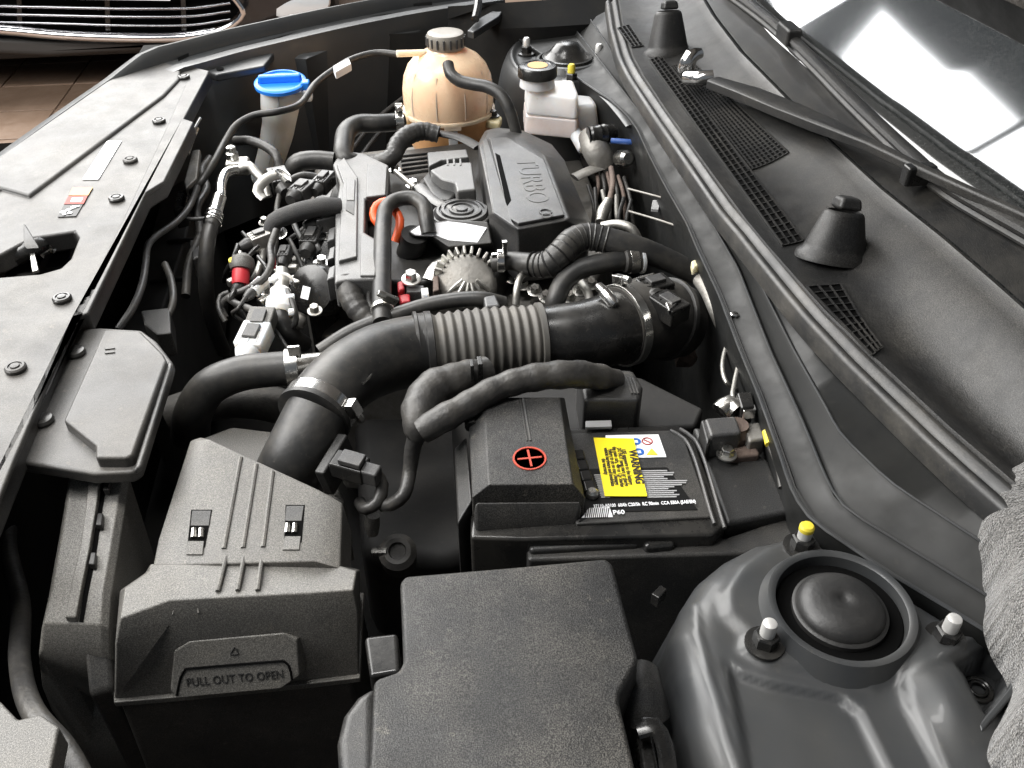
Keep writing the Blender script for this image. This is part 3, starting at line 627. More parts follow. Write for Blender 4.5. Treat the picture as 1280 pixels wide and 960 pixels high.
# ------------------------------------------------------------------ intake duct: outlet neck, elbow, bellows, turbo pipe
it = thing('intake_duct', 'thick black plastic intake duct with ribbed bellows and steel clamps', 'intake duct', P(600, 450, -.2))
ec = pts([(352, 606, -.085), (372, 566, -.055), (398, 516, -.035)])
add('outlet_neck', MB().tube(ec, [.0285, .0285, .0292], 36), 'rubber', it, ang=60)
el = pts([(394, 518, -.037), (412, 492, -.034), (440, 467, -.036), (478, 448, -.042), (512, 440, -.048), (532, 437, -.050)])
add('elbow', MB().tube(el, [.031, .0315, .033, .035, .036, .036], 36), 'rubber', it, ang=60)
p0, t0 = along(el, .06); cl_ = clamp(p0, t0, .0325, it, .012, 'bright_steel', V((.9, .1, .3)))
add('collar', MB().lathe(p0-t0*.012, t0, [(.031, 0), (.0345, .001), (.0345, .006), (.031, .007)], 36), 'rubber', it)
add('clamp_tail', MB().box(p0+V((.038, .012, .012)), (.03, .006, .0015), (V((.7, .6, .3)).normalized(), t0, V((-.4, 0, .9)).normalized())), 'steel', cl_)
be = pts([(530, 437, -.050), (605, 430, -.051), (676, 424, -.052)])
add('bellows', MB().tube(be, [.0345, .0365, .0350], 44, .0010, rib=(.0013, .0094)), 'bellows_rubber', it, ang=80)
add('collar', MB().lathe(be[0], be[0]-be[1], [(.036, -.010), (.0385, -.009), (.0385, -.003), (.0372, -.002), (.0372, .004), (.0392, .005), (.0392, .008), (.036, .009)], 40), 'rubber', it)
add('collar', MB().lathe(be[2], be[2]-be[1], [(.035, -.004), (.038, -.003), (.038, .002), (.034, .004)], 40), 'bellows_rubber', it)
tp_ = pts([(672, 424, -.052), (720, 420, -.050), (762, 412, -.048), (785, 405, -.050)])
add('turbo_pipe', MB().tube(tp_, [.0335, .0350, .0375, .040], 40), 'black_smooth', it, ang=60)
tb = pts([(772, 408, -.049), (795, 402, -.052), (822, 398, -.060), (850, 402, -.075)])
add('rubber_elbow', MB().tube(tb, [.0415, .043, .043, .040], 40), 'rubber_matt', it, ang=60)
p1, t1 = along(tb, .05); cl2 = clamp(p1, t1, .0430, it, .010, 'steel', V((-.35, .2, 1)))
p2, t2 = along(tb, .80); add('collar', MB().lathe(p2-t2*.004, t2, [(.042, 0), (.0455, .001), (.0455, .006), (.042, .007)], 40), 'rubber', it)
add('worm_barrel', MB().lathe(P(748, 357, -.002), P(775, 388, -.012)-P(748, 357, -.002), [(.0045, 0), (.005, .004), (.005, .010), (.0065, .011), (.0065, .026), (.004, .030)], 14), 'bright_steel', cl2)
# mass air flow sensor on the neck
ms = thing('airflow_sensor', 'black airflow sensor with plug on the side of the intake neck', 'sensor', P(430, 585, -.08))
u_ = t0; s_ = V((.75, -.55, .1)); s_ = (s_-u_*s_.dot(u_)).normalized(); w_ = u_.cross(s_)
mc = P(420, 580, -.055)
add('sensor_plate', MB().box(mc, (.046, .030, .010), (u_, w_, s_)), 'black_grain', ms, bevel=.002)
add('plug', MB().box(P(438, 584, -.045), (.030, .020, .016), (V((.9, -.4, -.1)).normalized(), V((.4, .9, 0)).normalized(), V((0, 0, 1)))), 'black_smooth', ms, bevel=.002)
add('plug_clip', MB().box(P(440, 574, -.034), (.020, .015, .005), (V((.9, -.4, -.1)).normalized(), V((.4, .9, 0)).normalized(), V((0, 0, 1)))), 'bright_steel' if 0 else 'cover_plastic', ms, bevel=.001)
add('plug_boot', MB().box(P(462, 592, -.046), (.018, .014, .014), (V((.9, -.4, -.1)).normalized(), V((.4, .9, 0)).normalized(), V((0, 0, 1)))), 'cover_plastic', ms, bevel=.002)
hose('sensor_cable', [(470, 592, -.05), (478, 606, -.06), (472, 628, -.07), (458, 636, -.075), (450, 628, -.085)], .0055, 'tape', None, label='short looped taped cable below the airflow sensor plug', cat='cable')

# ------------------------------------------------------------------ battery, positive cover, tray, harness
ba_ = thing('battery', 'black car battery with yellow warning label and white safety label', 'battery', P(760, 620, -.25))
BZ = -.032
slab('case', [(588, 540), (848, 530), (866, 545), (908, 655), (893, 668), (652, 674), (588, 672)], BZ, .18, 'black_smooth', ba_, bevel=.003)
slab('top_plate', [(700, 542), (842, 537), (856, 548), (890, 646), (720, 655)], BZ+.0025, .004, 'black_grain', ba_, bevel=.0015)
for a, b, c, d, e_, f_2 in ((838, 538, 856, 549, 893, 655), (850, 536, 868, 549, 906, 660)):
    add('edge_rib', MB().tube(pts([(a, b, BZ+.003), (c, d, BZ+.003), (e_, f_2, BZ+.002)]), .0016, 8), 'cover_plastic', ba_)
LZ = BZ+.0032
wl = slab('safety_label', [(757, 544), (823, 543), (833, 571), (757, 573)], LZ, .0006, 'white_label', ba_, bevel=0)
tri = [(814.5, 560), (823, 569), (808, 568.5)]
slab('warning_triangle', tri, LZ+.0004, .0004, 'yellow_paint', wl, bevel=0)
add('prohibition_ring', MB().torus(P(809, 551.5, LZ+.0002), (0, 0, 1), .0042, .0006, 24, 6), 'label_red', wl)
add('prohibition_mark', MB().box(P(809, 551.5, LZ+.0003), (.006, .0012, .0005), (V((.7, -.7, 0)), V((.7, .7, 0)), V((0, 0, 1)))), 'label_red', wl)
for a, b in ((795, 552), (799, 565)): add('blue_disc', MB().lathe(P(a, b, LZ), (0, 0, 1), [(.0042, 0), (.0042, .0005)], 20), 'label_blue', wl)
for a, b in ((795, 552), (799, 565)): add('disc_mark', MB().box(P(a, b, LZ+.0004), (.003, .003, .0005)), 'white_label', wl)
bl_ = slab('data_label', [(737, 586), (834, 584), (872, 637), (752, 640), (724, 652), (733, 620)], LZ-.0001, .0006, 'label_black', ba_, bevel=0)
slab('barcode_panel', [(736, 635), (762, 634), (766, 646), (727, 647)], LZ+.0003, .0005, 'white_label', bl_, bevel=0)
for k in range(12):
    xx = 731+k*2.5; slab('barcode_line', [(xx+2, 635), (xx+2.9+(k % 3)*.3, 635), (xx+1.2, 646.5), (xx, 646.5)], LZ+.0006, .0004, 'black_print', bl_, bevel=0)
for k in range(14):                          # fine grey print in ragged lines
    y_ = 588+k*2.5; x1_ = 826+[8, 16, 14, 2, 6, 30, 28, 22, 12, 4, 14, 10, 16, 12][k]+k*.6
    slab('fine_print', [(792+k*1.3, y_), (x1_, y_-.6), (x1_, y_+.9), (792+k*1.3, y_+1.4)], LZ+.0003, .0004, 'grey_print', bl_, bevel=0)
    if k > 1: slab('fine_print', [(741+k*.8, y_), (752+k*.8, y_), (752+k*.8, y_+1.3), (741+k*.8, y_+1.3)], LZ+.0003, .0004, 'grey_print', bl_, bevel=0)
U_ = P(866, 626.5, LZ)-P(752, 632, LZ)
text('37110-A0100  60Ah C20/5h  RC 90min  CCA 550A (SAE/EN)', P(806, 630, LZ+.0004), U_, V((0, 1, 0)), .0050, 'white_label', bl_, .0002, squeeze=.64, bold=.00008)
text('P60', P(773.5, 640.5, LZ+.0004), U_, V((0, 1, 0)), .0062, 'white_label', bl_, .0002, bold=.00008)
yl = slab('warning_label', [(742, 547), (792, 548), (809, 620), (756, 620)], LZ+.0016, .0006, 'yellow_label', ba_, bevel=0)
YU = (P(782.5, 620, LZ)-P(767, 547, LZ)); YV = V((1, .02, 0))
def yt(a, b, s, size, sq=1.0, bold=0.0001): text(s, P(a, b, LZ+.0021), YU, YV, size, 'black_print', yl, .0001, squeeze=sq, bold=bold)
yt(794.5, 583, 'WARNING', .0092, .9, .0003)
for k, s in enumerate(('USE exposure to the battery', 'DO NOT jump start or charge', 'the main cars, 48v or 12v Starter', 'Failure to do so may Damage', 'vehicle hardware and invalidate', 'the warranty')):
    yt(784-k*5.6, 583+[0, 0, 0, 0, 0, 0][k], s, .0050, .72)
slab('serial_tag', [(732, 526), (764, 525), (765, 533), (732, 534)], BZ+.006, .003, 'grey_print', ba_, bevel=.0005)
for k in range(4):
    add('vent_clip', MB().box(P(723+k*4.5, 572+k*13, BZ+.005), (.010, .012, .009)), 'black_smooth', ba_, bevel=.002)
add('terminal_screw', MB().lathe(P(740, 619, BZ+.004), (0, 0, 1), [(.005, 0), (.005, .004), (.003, .006)], 12), 'steel', ba_)
pc = thing('positive_terminal_cover', 'black plastic battery terminal cover with red circled plus sign', 'terminal cover', P(660, 600, -.06))
c0 = [(594, 497, -.004), (586, 536, -.008), (590, 622, -.010), (731, 622, -.010), (712, 530, -.008), (706, 497, -.006)]
c1 = [(605, 497, .002), (607, 536, .002), (611, 606, .002), (716, 605, .002), (706, 540, .002), (700, 497, .002)]
add('cover_top', MB().loft([[p-V((0, 0, .05)) for p in pts(c0)], pts(c0), pts(c1)]), 'black_coarse', pc, bevel=.0012)
ctr = P(662, 573, .0022); mk = add('plus_ring', MB().lathe(ctr, (0, 0, 1), [(.0116, 0), (.0118, .0006), (.0131, .0006), (.0133, 0)], 40), 'red_mark', pc)
add('plus_bar', MB().box(ctr+V((0, 0, .0003)), (.019, .0016, .0007)).box(ctr+V((0, 0, .00033)), (.0016, .019, .0007)), 'red_mark', pc)
add('groove_rib', MB().tube([P(654, 498, .0022), P(663, 551, .0022)], .0009, 6), 'cover_plastic', pc); add('groove_rib', MB().tube([P(650.5, 498, .0022), P(659, 551, .0022)], .0006, 6), 'black_grain', pc)
add('side_flap', MB().prism(pts([(583, 545, -.02), (590, 625, -.02), (572, 655, -.03), (568, 560, -.03)]), .10), 'black_grain', pc, bevel=.002)
add('hinge', MB().tube([P(588, 512, -.006), P(590, 534, -.008)], .006, 10), 'black_smooth', pc)
add('front_skirt', MB().prism(pts([(592, 626, -.012), (729, 625, -.012), (722, 652, -.03), (594, 662, -.03)]), .05), 'black_grain', pc, bevel=.003)
btm = thing('battery_tray', 'black plastic battery tray with hold-down wall in front of the battery', 'battery tray', P(760, 690, -.3))
slab('front_wall', [(655, 662), (800, 656), (806, 662), (890, 660), (905, 672), (986, 645), (1000, 660), (985, 690), (660, 700)], -.045, .2, 'black_grain', btm, bevel=.004)
slab('hold_down', [(660, 672), (798, 667), (800, 680), (662, 688)], -.040, .02, 'black_grain', btm, bevel=.003)
slab('hold_down_clip', [(802, 668), (842, 664), (846, 680), (806, 684)], -.038, .02, 'black_smooth', btm, bevel=.004)
slab('ledge', [(655, 700), (880, 690), (875, 715), (660, 725)], -.075, .06, 'black_grain', btm, bevel=.003)
slab('insulating_sleeve', [(866, 532), (905, 540), (962, 575), (988, 640), (908, 655)], -.036, .15, 'black_grain', None, bevel=.004, label='plain black insulating wall between the battery and the bulkhead', cat='battery sleeve')
slab('sleeve_back', [(560, 480), (800, 470), (880, 510), (870, 532), (700, 542), (590, 540)], -.055, .2, 'black_dull', btm, bevel=.004)
slab('small_clip', [(814, 742), (826, 730), (834, 736), (824, 748)], -.06, .012, 'black_smooth', None, bevel=.001, label='tiny glossy clip beside the near strut tower wall', cat='clip')
# earth terminal clamp
et = thing('earth_terminal', 'dull grey battery earth clamp with sensor block and plated stud', 'battery terminal', P(910, 550, -.05))
slab('sensor_block', [(880, 522), (920, 519), (928, 541), (888, 545)], -.012, .03, 'cover_plastic', et, bevel=.003)
slab('side_foot', [(876, 525), (882, 523), (890, 548), (884, 555)], -.016, .04, 'black_grain', et, bevel=.002)
add('post_clamp', MB().lathe(P(918, 550, -.035), (0, 0, 1), [(.013, 0), (.013, .010), (.010, .014), (.0095, .018), (0, .018)], 22), 'rusty', et)
add('cable_lug', MB().box(P(928, 568, -.034), (.026, .014, .010)), 'rusty', et, bevel=.003); bolt(P(908, 569, -.030), (0, 0, 1), .0055, .008, et, 'steel', 'clamp_bolt')
slab('sensor_arm', [(928, 530), (950, 526), (958, 548), (936, 552)], -.02, .02, 'cast', et, bevel=.003)
gl = thing('ground_cable_lug', 'plated cable lug and plug with thin pipes beside the bulkhead', 'cable lug', P(920, 510, -.06))
add('lug_barrel', MB().tube(pts([(900, 515, -.018), (912, 506, -.014), (922, 514, -.016)]), .009, 12), 'steel', gl)
slab('plug', [(921, 490), (940, 489), (944, 508), (927, 510)], -.006, .02, 'black_smooth', gl, bevel=.002); slab('plug_collar', [(926, 507), (944, 505), (946, 512), (930, 514)], -.008, .01, 'bright_steel', gl, bevel=.001)
hose('brake_pipe', [(940, 395, -.07), (912, 425, -.05), (903, 460, -.04), (908, 478, -.04), (925, 490, -.06)], .0022, 'alu', None, label='thin bright brake pipe bending beside the bulkhead edge', cat='pipe')
hose('fuel_line', [(926, 446, -.03), (918, 480, -.02), (917, 500, -.015), (926, 512, -.02), (940, 520, -.03)], .0022, 'alu', None, label='thin bright pipe hooking round the black plug', cat='pipe')
hose('yellow_marker', [(957, 540, -.012), (961, 556, -.012)], .003, 'yellow_paint', None, label='small yellow marker tab tucked under the bulkhead edge', cat='tab')
hose('wing_cable', [(961, 556, -.014), (972, 585, -.018), (976, 610, -.02)], .002, 'tape', None, label='thin dark cable hanging from the yellow marker tab', cat='cable')
# taped wiring harness over the battery
hs = thing('battery_harness', 'thick taped black wiring harness looping over the battery cover', 'wiring harness', P(600, 500, -.05))
add('main_run', MB().tube(pts([(770, 476, -.012), (748, 471, .0), (716, 468, .010), (668, 472, .012), (622, 485, .010), (578, 510, .004), (545, 528, .0), (526, 540, -.006)]), [.010, .0115, .0125, .012, .0110, .0115, .012, .0105], 20, .004, rib=(.0005, .021)), 'tape', hs, ang=70)
add('side_run', MB().tube(pts([(608, 464, -.004), (575, 474, .0), (543, 486, .0), (526, 508, -.002), (522, 530, -.006), (524, 545, -.016)]), [.013, .0155, .017, .016, .013, .010], 20, .004, rib=(.0006, .017)), 'tape', hs, ang=70)
add('down_run', MB().tube(pts([(524, 538, -.012), (516, 560, -.03), (512, 590, -.05), (505, 618, -.06), (490, 630, -.07), (478, 632, -.075)]), [.008, .007, .006, .006, .006, .006], 14), 'tape', hs)
add('tape_tab', MB().box(P(590, 466, .012), (.003, .010, .022)).box(P(600, 463, .012), (.004, .012, .022)), 'black_smooth', hs, bevel=.0005)
hd = thing('harness_duct', 'flat black plastic cable duct behind the battery', 'cable duct', P(760, 480, -.05))
slab('duct_body', [(722, 458), (792, 462), (804, 482), (800, 500), (730, 500)], -.010, .05, 'black_grain', hd, bevel=.004)
for k in range(3): add('duct_rib', MB().tube([P(783+k*4, 472, -.009), P(790+k*4, 492, -.009)], .0009, 6), 'cover_plastic', hd)

# ------------------------------------------------------------------ fuse box
fb = thing('fuse_box', 'large grained black fuse box lid in front of the battery', 'fuse box', P(620, 850, -.2))
zt = .016
seq = [(500, 727), (507, 719), (655, 706.5), (757, 697), (766, 704), (798, 825), (775, 866), (774, 876), (800, 985), (697, 985), (460, 985), (467, 850), (475, 846), (498, 838), (504, 826)]
tp3 = [P(a, b, zt+(.004 if k in (2, 9) else 0)) for k, (a, b) in enumerate(seq)]
mbx = MB(); n = len(tp3); ctr_ = sum(tp3, V())/n
bot = [V((p.x+(p.x-ctr_.x)*.04, p.y+(p.y-ctr_.y)*.04, -.05)) for p in tp3]
mbx.v = [tuple(p) for p in tp3]+[tuple(p) for p in bot]
mbx.f = [tuple([2, 3, 4, 5, 6, 7, 8, 9]), tuple([9, 10, 11, 12, 13, 14, 0, 1, 2])]+[(i, i+n, (i+1) % n+n, (i+1) % n) for i in range(n)]
add('lid', mbx, 'black_coarse', fb, bevel=.005, seg=3)
add('lower_box', MB().prism([V((p.x*1.0, p.y, -.045)) for p in bot], .16), 'black_grain', fb, bevel=.003)
slab('side_flap', [(470, 852), (446, 868), (428, 892), (420, 925), (424, 990), (470, 990)], -.012, .07, 'black_grain', fb, bevel=.012, seg=4)
add('corner_bulge', MB().tube(pts([(806, 838, -.02), (800, 868, -.02), (806, 900, -.03)]), [.010, .016, .016], 16), 'black_grain', fb)
sn = thing('lid_catch', 'black catch with rounded handle at the strut tower side of the fuse box', 'catch', P(815, 930, -.05))
add('catch_loop', MB().tube(pts([(796, 912, -.01), (818, 908, -.008), (830, 930, -.012), (838, 985, -.02)]), .0045, 10, flat=(1.4, .7)), 'black_smooth', sn)
slab('catch_plate', [(795, 915), (816, 914), (828, 980), (804, 985)], -.02, .03, 'black_smooth', sn, bevel=.003)
# grey fleece fender cloth draped along the near wing
edge_ = pts([(1250, 592), (1240, 608), (1230, 650), (1252, 700), (1252, 755), (1286, 828), (1260, 897), (1280, 962), (1295, 1040)], .040)
rows = []
for k in range(121):
    p, t = along(edge_, k/120, .003); r = []
    for m in range(41):
        w = m/40*.13; up = .016*math.sin(min(w/.030, 1)*math.pi/2)+.006*math.sin(min(w/.03, 1)*math.pi)-.10*max(0, w-.05)
        q = V((p.x+w, p.y-w*.15, p.z+up-.012*(1-min(w/.006, 1))))
        q += V((.004*noise.noise(V((0, q.y*40, w*20))), 0, .007*noise.noise(V((q.x*26, q.y*22, 3)))+.004*noise.noise(V((q.x*70+q.y*40, q.y*30, 7)))))
        r.append(q)
    r[0].z -= .02
    rows.append(r)
add('fender_cloth', MB().grid(rows), 'felt', None, label='grey crumpled fleece cloth draped along the near wing', cat='cloth', ang=180, solid=.006)

# ------------------------------------------------------------------ engine: block, rocker cover, coil cover
en = thing('engine', 'dark engine block and black rocker cover under the plastic covers', 'engine', P(560, 320, -.4))
slab('block', [(395, 195), (600, 172), (720, 180), (770, 300), (720, 400), (640, 420), (400, 420), (372, 330)], -.13, .26, 'cast', en, bevel=.008)
slab('rocker_cover', [(428, 195), (600, 175), (640, 300), (620, 350), (480, 352), (415, 352), (405, 260)], -.075, .06, 'black_grain', en, bevel=.006)
slab('front_case', [(375, 330), (395, 225), (420, 200), (428, 260), (418, 360), (385, 385)], -.085, .08, 'black_smooth', en, bevel=.006)
for k in range(5):
    a = V(P(500+k*1, 196+k*5.5, -.060)); b = V(P(545-k*2, 191+k*5.5, -.060)); add('cover_rib', MB().tube([a, b], .0022, 8), 'black_smooth', en)
for qx, qy in ((493, 213), (516, 233), (435, 300), (402, 330), (408, 296)): bolt(P(qx, qy, -.06), (.1, -.1, 1), .0062, .010, en, 'bright_steel')
add('dipstick_tube', MB().tube(pts([(494, 214, -.045), (506, 224, -.048), (518, 234, -.05)]), .0035, 8), 'alu', en)
cc_ = thing('coil_cover', 'sheen-lightened grey faceted plastic cover over the ignition coils', 'engine cover', P(450, 270, -.09))
slab('base_plate', [(426, 187), (455, 191), (486, 206), (484, 245), (457, 248), (456, 290), (475, 301), (471, 348), (432, 350), (418, 353), (419, 262), (424, 230), (416, 205)], -.034, .034, 'sheen_plastic', cc_, bevel=.003)
slab('raised_spine', [(421, 206), (430, 196), (447, 221), (446, 320), (423, 326), (426, 262), (429, 228)], -.0295, .006, 'sheen_plastic', cc_, bevel=.0015)
slab('raised_panel', [(459, 204), (484, 208), (482, 243), (457, 246)], -.0310, .004, 'sheen_plastic', cc_, bevel=.0015)
slab('lower_panel', [(451, 292), (456, 292), (473, 302), (469, 344), (450, 344)], -.0312, .004, 'sheen_plastic', cc_, bevel=.0015)
slab('inset_strip', [(433, 222), (444, 224), (443, 250), (433, 250)], -.0275, .004, 'sheen_plastic', cc_, bevel=.001)
slab('dark_window', [(433, 250), (443, 250), (442, 268), (432, 262)], -.0285, .001, 'black_grain', cc_, bevel=0)
for k in range(4): slab('edge_clip', [(411, 262+k*24), (420, 258+k*24), (418, 274+k*24), (408, 278+k*24)], -.045, .03, 'sheen_plastic' if k % 2 else 'black_smooth', cc_, bevel=.002)
# ------------------------------------------------------------------ turbo engine cover
tc_ = thing('turbo_cover', 'black faceted engine cover embossed TURBO', 'engine cover', P(670, 240, -.12))
z1 = -.020
g0 = [(597, 180, -.034), (606, 163, -.034), (622, 159, -.034), (655, 163, -.034), (690, 180, -.038), (706, 200, -.042), (716, 226, -.046), (738, 276, -.060), (735, 292, -.060), (648, 300, -.040), (612, 270, -.034)]
g1 = [(599, 184, -.022), (608, 167, -.022), (622, 165, -.022), (640, 168, -.022), (668, 184, -.022), (682, 196, -.022), (690, 214, -.022), (712, 272, -.024), (706, 276, -.024), (647, 287, -.024), (616, 267, -.022)]
add('skirt', MB().loft([[p-V((0, 0, .06)) for p in pts(g0)], pts(g0), pts(g1)]), 'cover_plastic', tc_, bevel=.0025)
fp = [(612, 172), (634, 171), (680, 199), (706, 268), (648, 279), (637, 272), (616, 190)]
slab('face_plate', fp, z1+.0006, .004, 'cover_plastic', tc_, bevel=.0012)
slab('slot', [(619, 191), (625, 194), (639, 250), (634, 257), (632, 252)], z1+.0011, .001, 'void_shade', tc_, bevel=0)
slab('left_rail', [(603, 175), (609, 172), (640, 276), (645, 284), (617, 265)], z1+.0004, .004, 'cover_plastic', tc_, bevel=.001)
tu_ = V((.02, -1, 0)); tv_ = V((1, .02, 0))
ctx = P(664, 229, z1+.001)
td = P(677, 262, z1)-P(658, 200, z1)
text('TURBO', P(664, 225, z1+.0008), td, V((1, .3, 0)), .040, 'cover_plastic', tc_, .0004, squeeze=1.0, name='embossed_lettering')
em = P(682, 265, z1+.0012); add('embossed_badge', MB().torus(em, (0, 0, 1), .007, .0012, 20, 6).torus(em+td.normalized()*.010, (0, 0, 1), .0055, .0012, 20, 6), 'cover_plastic', tc_)
# ------------------------------------------------------------------ centre: vent housing, oil cap, ducted box
vh = thing('breather_housing', 'black angular breather housing with sheen painted pale on top beside the turbo cover', 'breather housing', P(565, 215, -.1))
slab('rear_plate', [(534, 190), (583, 186), (586, 196), (552, 200), (536, 208)], -.030, .03, 'sheen_plastic', vh, bevel=.002)
slab('top_plate', [(537, 212), (560, 203), (590, 202), (595, 236), (571, 239), (568, 228), (552, 224)], -.028, .04, 'sheen_plastic', vh, bevel=.003)  # sheen on the black housing put into this paler top
slab('side_step', [(528, 222), (537, 212), (554, 225), (568, 230), (571, 240), (562, 250), (545, 250)], -.042, .04, 'black_grain', vh, bevel=.003)
slab('flank', [(516, 236), (528, 220), (548, 250), (562, 256), (556, 276), (530, 280)], -.055, .05, 'black_grain', vh, bevel=.004)
for k in range(3): slab('tie', [(558+k*8, 198), (560.5+k*8, 198), (561+k*8, 206), (558.5+k*8, 206)], -.027, .003, 'sheen_plastic', vh, bevel=.0004)
add('mount_rail', MB().tube(pts([(524, 232, -.045), (540, 248, -.044), (558, 258, -.042), (575, 262, -.04)]), .005, 8, flat=(1.6, .6)), 'sheen_plastic', vh)
oc = thing('oil_filler_cap', 'round black cap moulded with concentric rings', 'cap', P(577, 262, -.05))
o_ = P(577, 262, -.040)
add('disc', MB().lathe(o_, (0, 0, 1), [(.0335, -.015), (.0335, -.003), (.032, 0), (.029, .0005), (.0285, -.002), (.026, -.002), (.0255, .002), (.022, .0025), (.0215, 0), (.016, 0), (.0155, .0025), (.013, .003), (.0125, .0005), (.008, .0005), (.0075, .003), (.004, .0035), (0, .0035)], 56), 'cover_plastic', oc, ang=40)
add('rim_ring', MB().torus(o_-V((0, 0, .006)), (0, 0, 1), .036, .002, 48, 8), 'cover_plastic', oc)
bx_ = thing('pale_top_box', 'black moulded box with glare painted white on top beside the oil cap', 'engine part', P(565, 300, -.1))
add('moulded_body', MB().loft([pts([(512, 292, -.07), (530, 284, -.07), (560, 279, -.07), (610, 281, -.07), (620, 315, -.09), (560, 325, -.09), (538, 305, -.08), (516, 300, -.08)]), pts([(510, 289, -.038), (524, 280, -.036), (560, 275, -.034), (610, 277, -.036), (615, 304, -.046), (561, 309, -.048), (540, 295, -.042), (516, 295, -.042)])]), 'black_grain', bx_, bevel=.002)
slab('painted_glare', [(513, 289, -.0368), (525, 281, -.0350), (560, 276.5, -.0335), (582, 279, -.0338), (609, 284, -.0375), (597, 303, -.0455), (561, 300, -.0440), (545, 294, -.0412), (519, 293, -.0402)], 0, .002, 'white_label', bx_, bevel=.0006)  # glare on the glossy black plastic, painted as a white piece
add('inlet_boot', MB().tube(pts([(518, 293, -.045), (514, 312, -.07), (505, 330, -.10)]), [.016, .017, .015], 20), 'rubber', bx_)
# orange service loop
hose('orange_loop', [(494, 302, -.055), (498, 290, -.045), (500, 275, -.035), (493, 262, -.028), (482, 252, -.026), (471, 257, -.030), (467, 268, -.036), (472, 279, -.042), (482, 282, -.046)], .0055, 'orange', None, label='bright orange looped plastic lifting handle beside the coil cover', cat='handle')
# finned pump
fp_ = thing('finned_pump', 'silver finned aluminium actuator housing behind the bellows', 'pump', P(580, 350, -.1))
pcx = P(583, 356, -.078)
axp = V((.10, -.55, .83)).normalized()
add('pump_body', MB().lathe(pcx, axp, [(.036, -.03), (.037, 0), (.034, .012), (.026, .018), (.0, .020)], 40), 'cast', fp_, ang=40)
Xp, Yp, Zp = frame(axp)
if Yp.y < 0: Yp = -Yp
for k in range(10):
    a = rad(28+k*13.8); d = Xp*math.cos(a)+Yp*math.sin(a)
    add('cooling_fin', MB().box(pcx+d*.036+Zp*.006, (.010, .0032, .030), (d, Zp.cross(d), Zp)), 'alu', fp_, bevel=.0008)
for k in range(6):
    a = rad(205+k*22); d = Xp*math.cos(a)+Yp*math.sin(a); add('curved_fin', MB().tube([pcx+d*.034+Zp*.010, pcx+d*.024+Zp*.020, pcx+d*.010+Zp*.025], .0022, 8), 'alu', fp_)
add('flange', MB().box(P(553, 352, -.075), (.022, .02, .02)), 'alu', fp_, bevel=.003)
slab('rust_lug', [(541, 345), (548, 343), (549, 362), (541, 364)], -.06, .015, 'rusty', fp_, bevel=.002)
add('bracket', MB().tube(pts([(535, 350, -.07), (545, 332, -.06), (556, 326, -.06)]), .006, 8, flat=(1.4, .5)), 'steel', fp_)
cn = thing('red_plug', 'plug with dark red lock tabs beside the finned housing', 'plug', P(520, 355, -.1))
slab('plug_body', [(507, 356), (530, 356), (532, 364), (508, 365)], -.055, .02, 'cover_plastic', cn, bevel=.002); slab('lock_tab', [(496, 352), (503, 350), (506, 360), (497, 364)], -.053, .012, 'red', cn, bevel=.002)
slab('lock_tab', [(498, 368), (512, 366), (513, 376), (501, 378)], -.058, .012, 'red', cn, bevel=.002); slab('pale_insert', [(526, 360), (535, 359), (536, 367), (527, 368)], -.053, .012, 'white_plastic', cn, bevel=.001)
bolt(P(514, 350, -.05), (0, -.2, 1), .007, .012, en, 'steel')

# ------------------------------------------------------------------ hoses of the engine
def H(name, seq, r, m, label, cat='hose', **k): return hose(name, seq, r, m, None, label=label, cat=cat, **k)
bh = H('breather_hose', [(536, 292, -.040), (533, 275, -.028), (530, 258, -.020), (517, 248, -.016), (498, 249, -.016), (484, 258, -.018), (479, 280, -.024), (478, 320, -.034), (477, 365, -.044), (478, 405, -.052)], [.0095, .0095, .0095, .0092, .0090, .0092, .0098, .0105, .0108, .0105], 'rubber', 'upright black breather hose bending over the orange handle to the intake elbow', n=18)
clamp(P(478, 388, -.048), V((0, -1, -.1)), .0115, bh, .006, 'steel', V((.5, .5, .8)))
H('corrugated_hose', [(615, 330, -.055), (640, 326, -.050), (660, 330, -.046), (685, 330, -.040), (700, 318, -.030), (716, 302, -.022), (735, 296, -.020), (765, 302, -.024), (800, 312, -.032), (845, 330, -.05), (880, 350, -.07)], [.010, .011, .013, .0150, .0158, .0162, .0158, .0150, .0145, .013, .011], 'rubber', 'thick ribbed black hose snaking past the turbo cover corner', n=20, step=.0015, rib=None)
rbm = MB()
for k in range(22):
    p, t = along(pts([(660, 330, -.046), (685, 330, -.040), (700, 318, -.030), (716, 302, -.022), (735, 296, -.020), (765, 302, -.024)]), .02+k*.045); rbm.torus(p, t, .0152 if k > 5 else .014, .0013, 24, 6)
ribs = add('sleeve_ribs', rbm, 'rubber', bpy.data.objects['corrugated_hose'])
cp_ = clamp(P(626, 326, -.046), V((1, -.1, 0)), .0125, bpy.data.objects['corrugated_hose'], .008, 'bright_steel'); add('clamp_ear', MB().box(P(631, 310, -.030), (.006, .006, .018)).box(P(622, 319, -.036), (.014, .005, .005)), 'bright_steel', cp_, bevel=.001)
H('heater_hose', [(690, 400, -.10), (694, 378, -.07), (703, 355, -.055), (722, 338, -.045), (748, 330, -.040), (778, 326, -.040), (792, 325, -.042)], .0115, 'rubber', 'smooth black hose arching up beside the turbo pipe', n=18)
hc = clamp(P(790, 325, -.041), V((1, .1, 0)), .0145, bpy.data.objects['heater_hose'], .010, 'steel'); clamp(P(801, 325, -.042), V((1, .1, 0)), .0145, bpy.data.objects['heater_hose'], .004, 'white_plastic', name='white_ring')
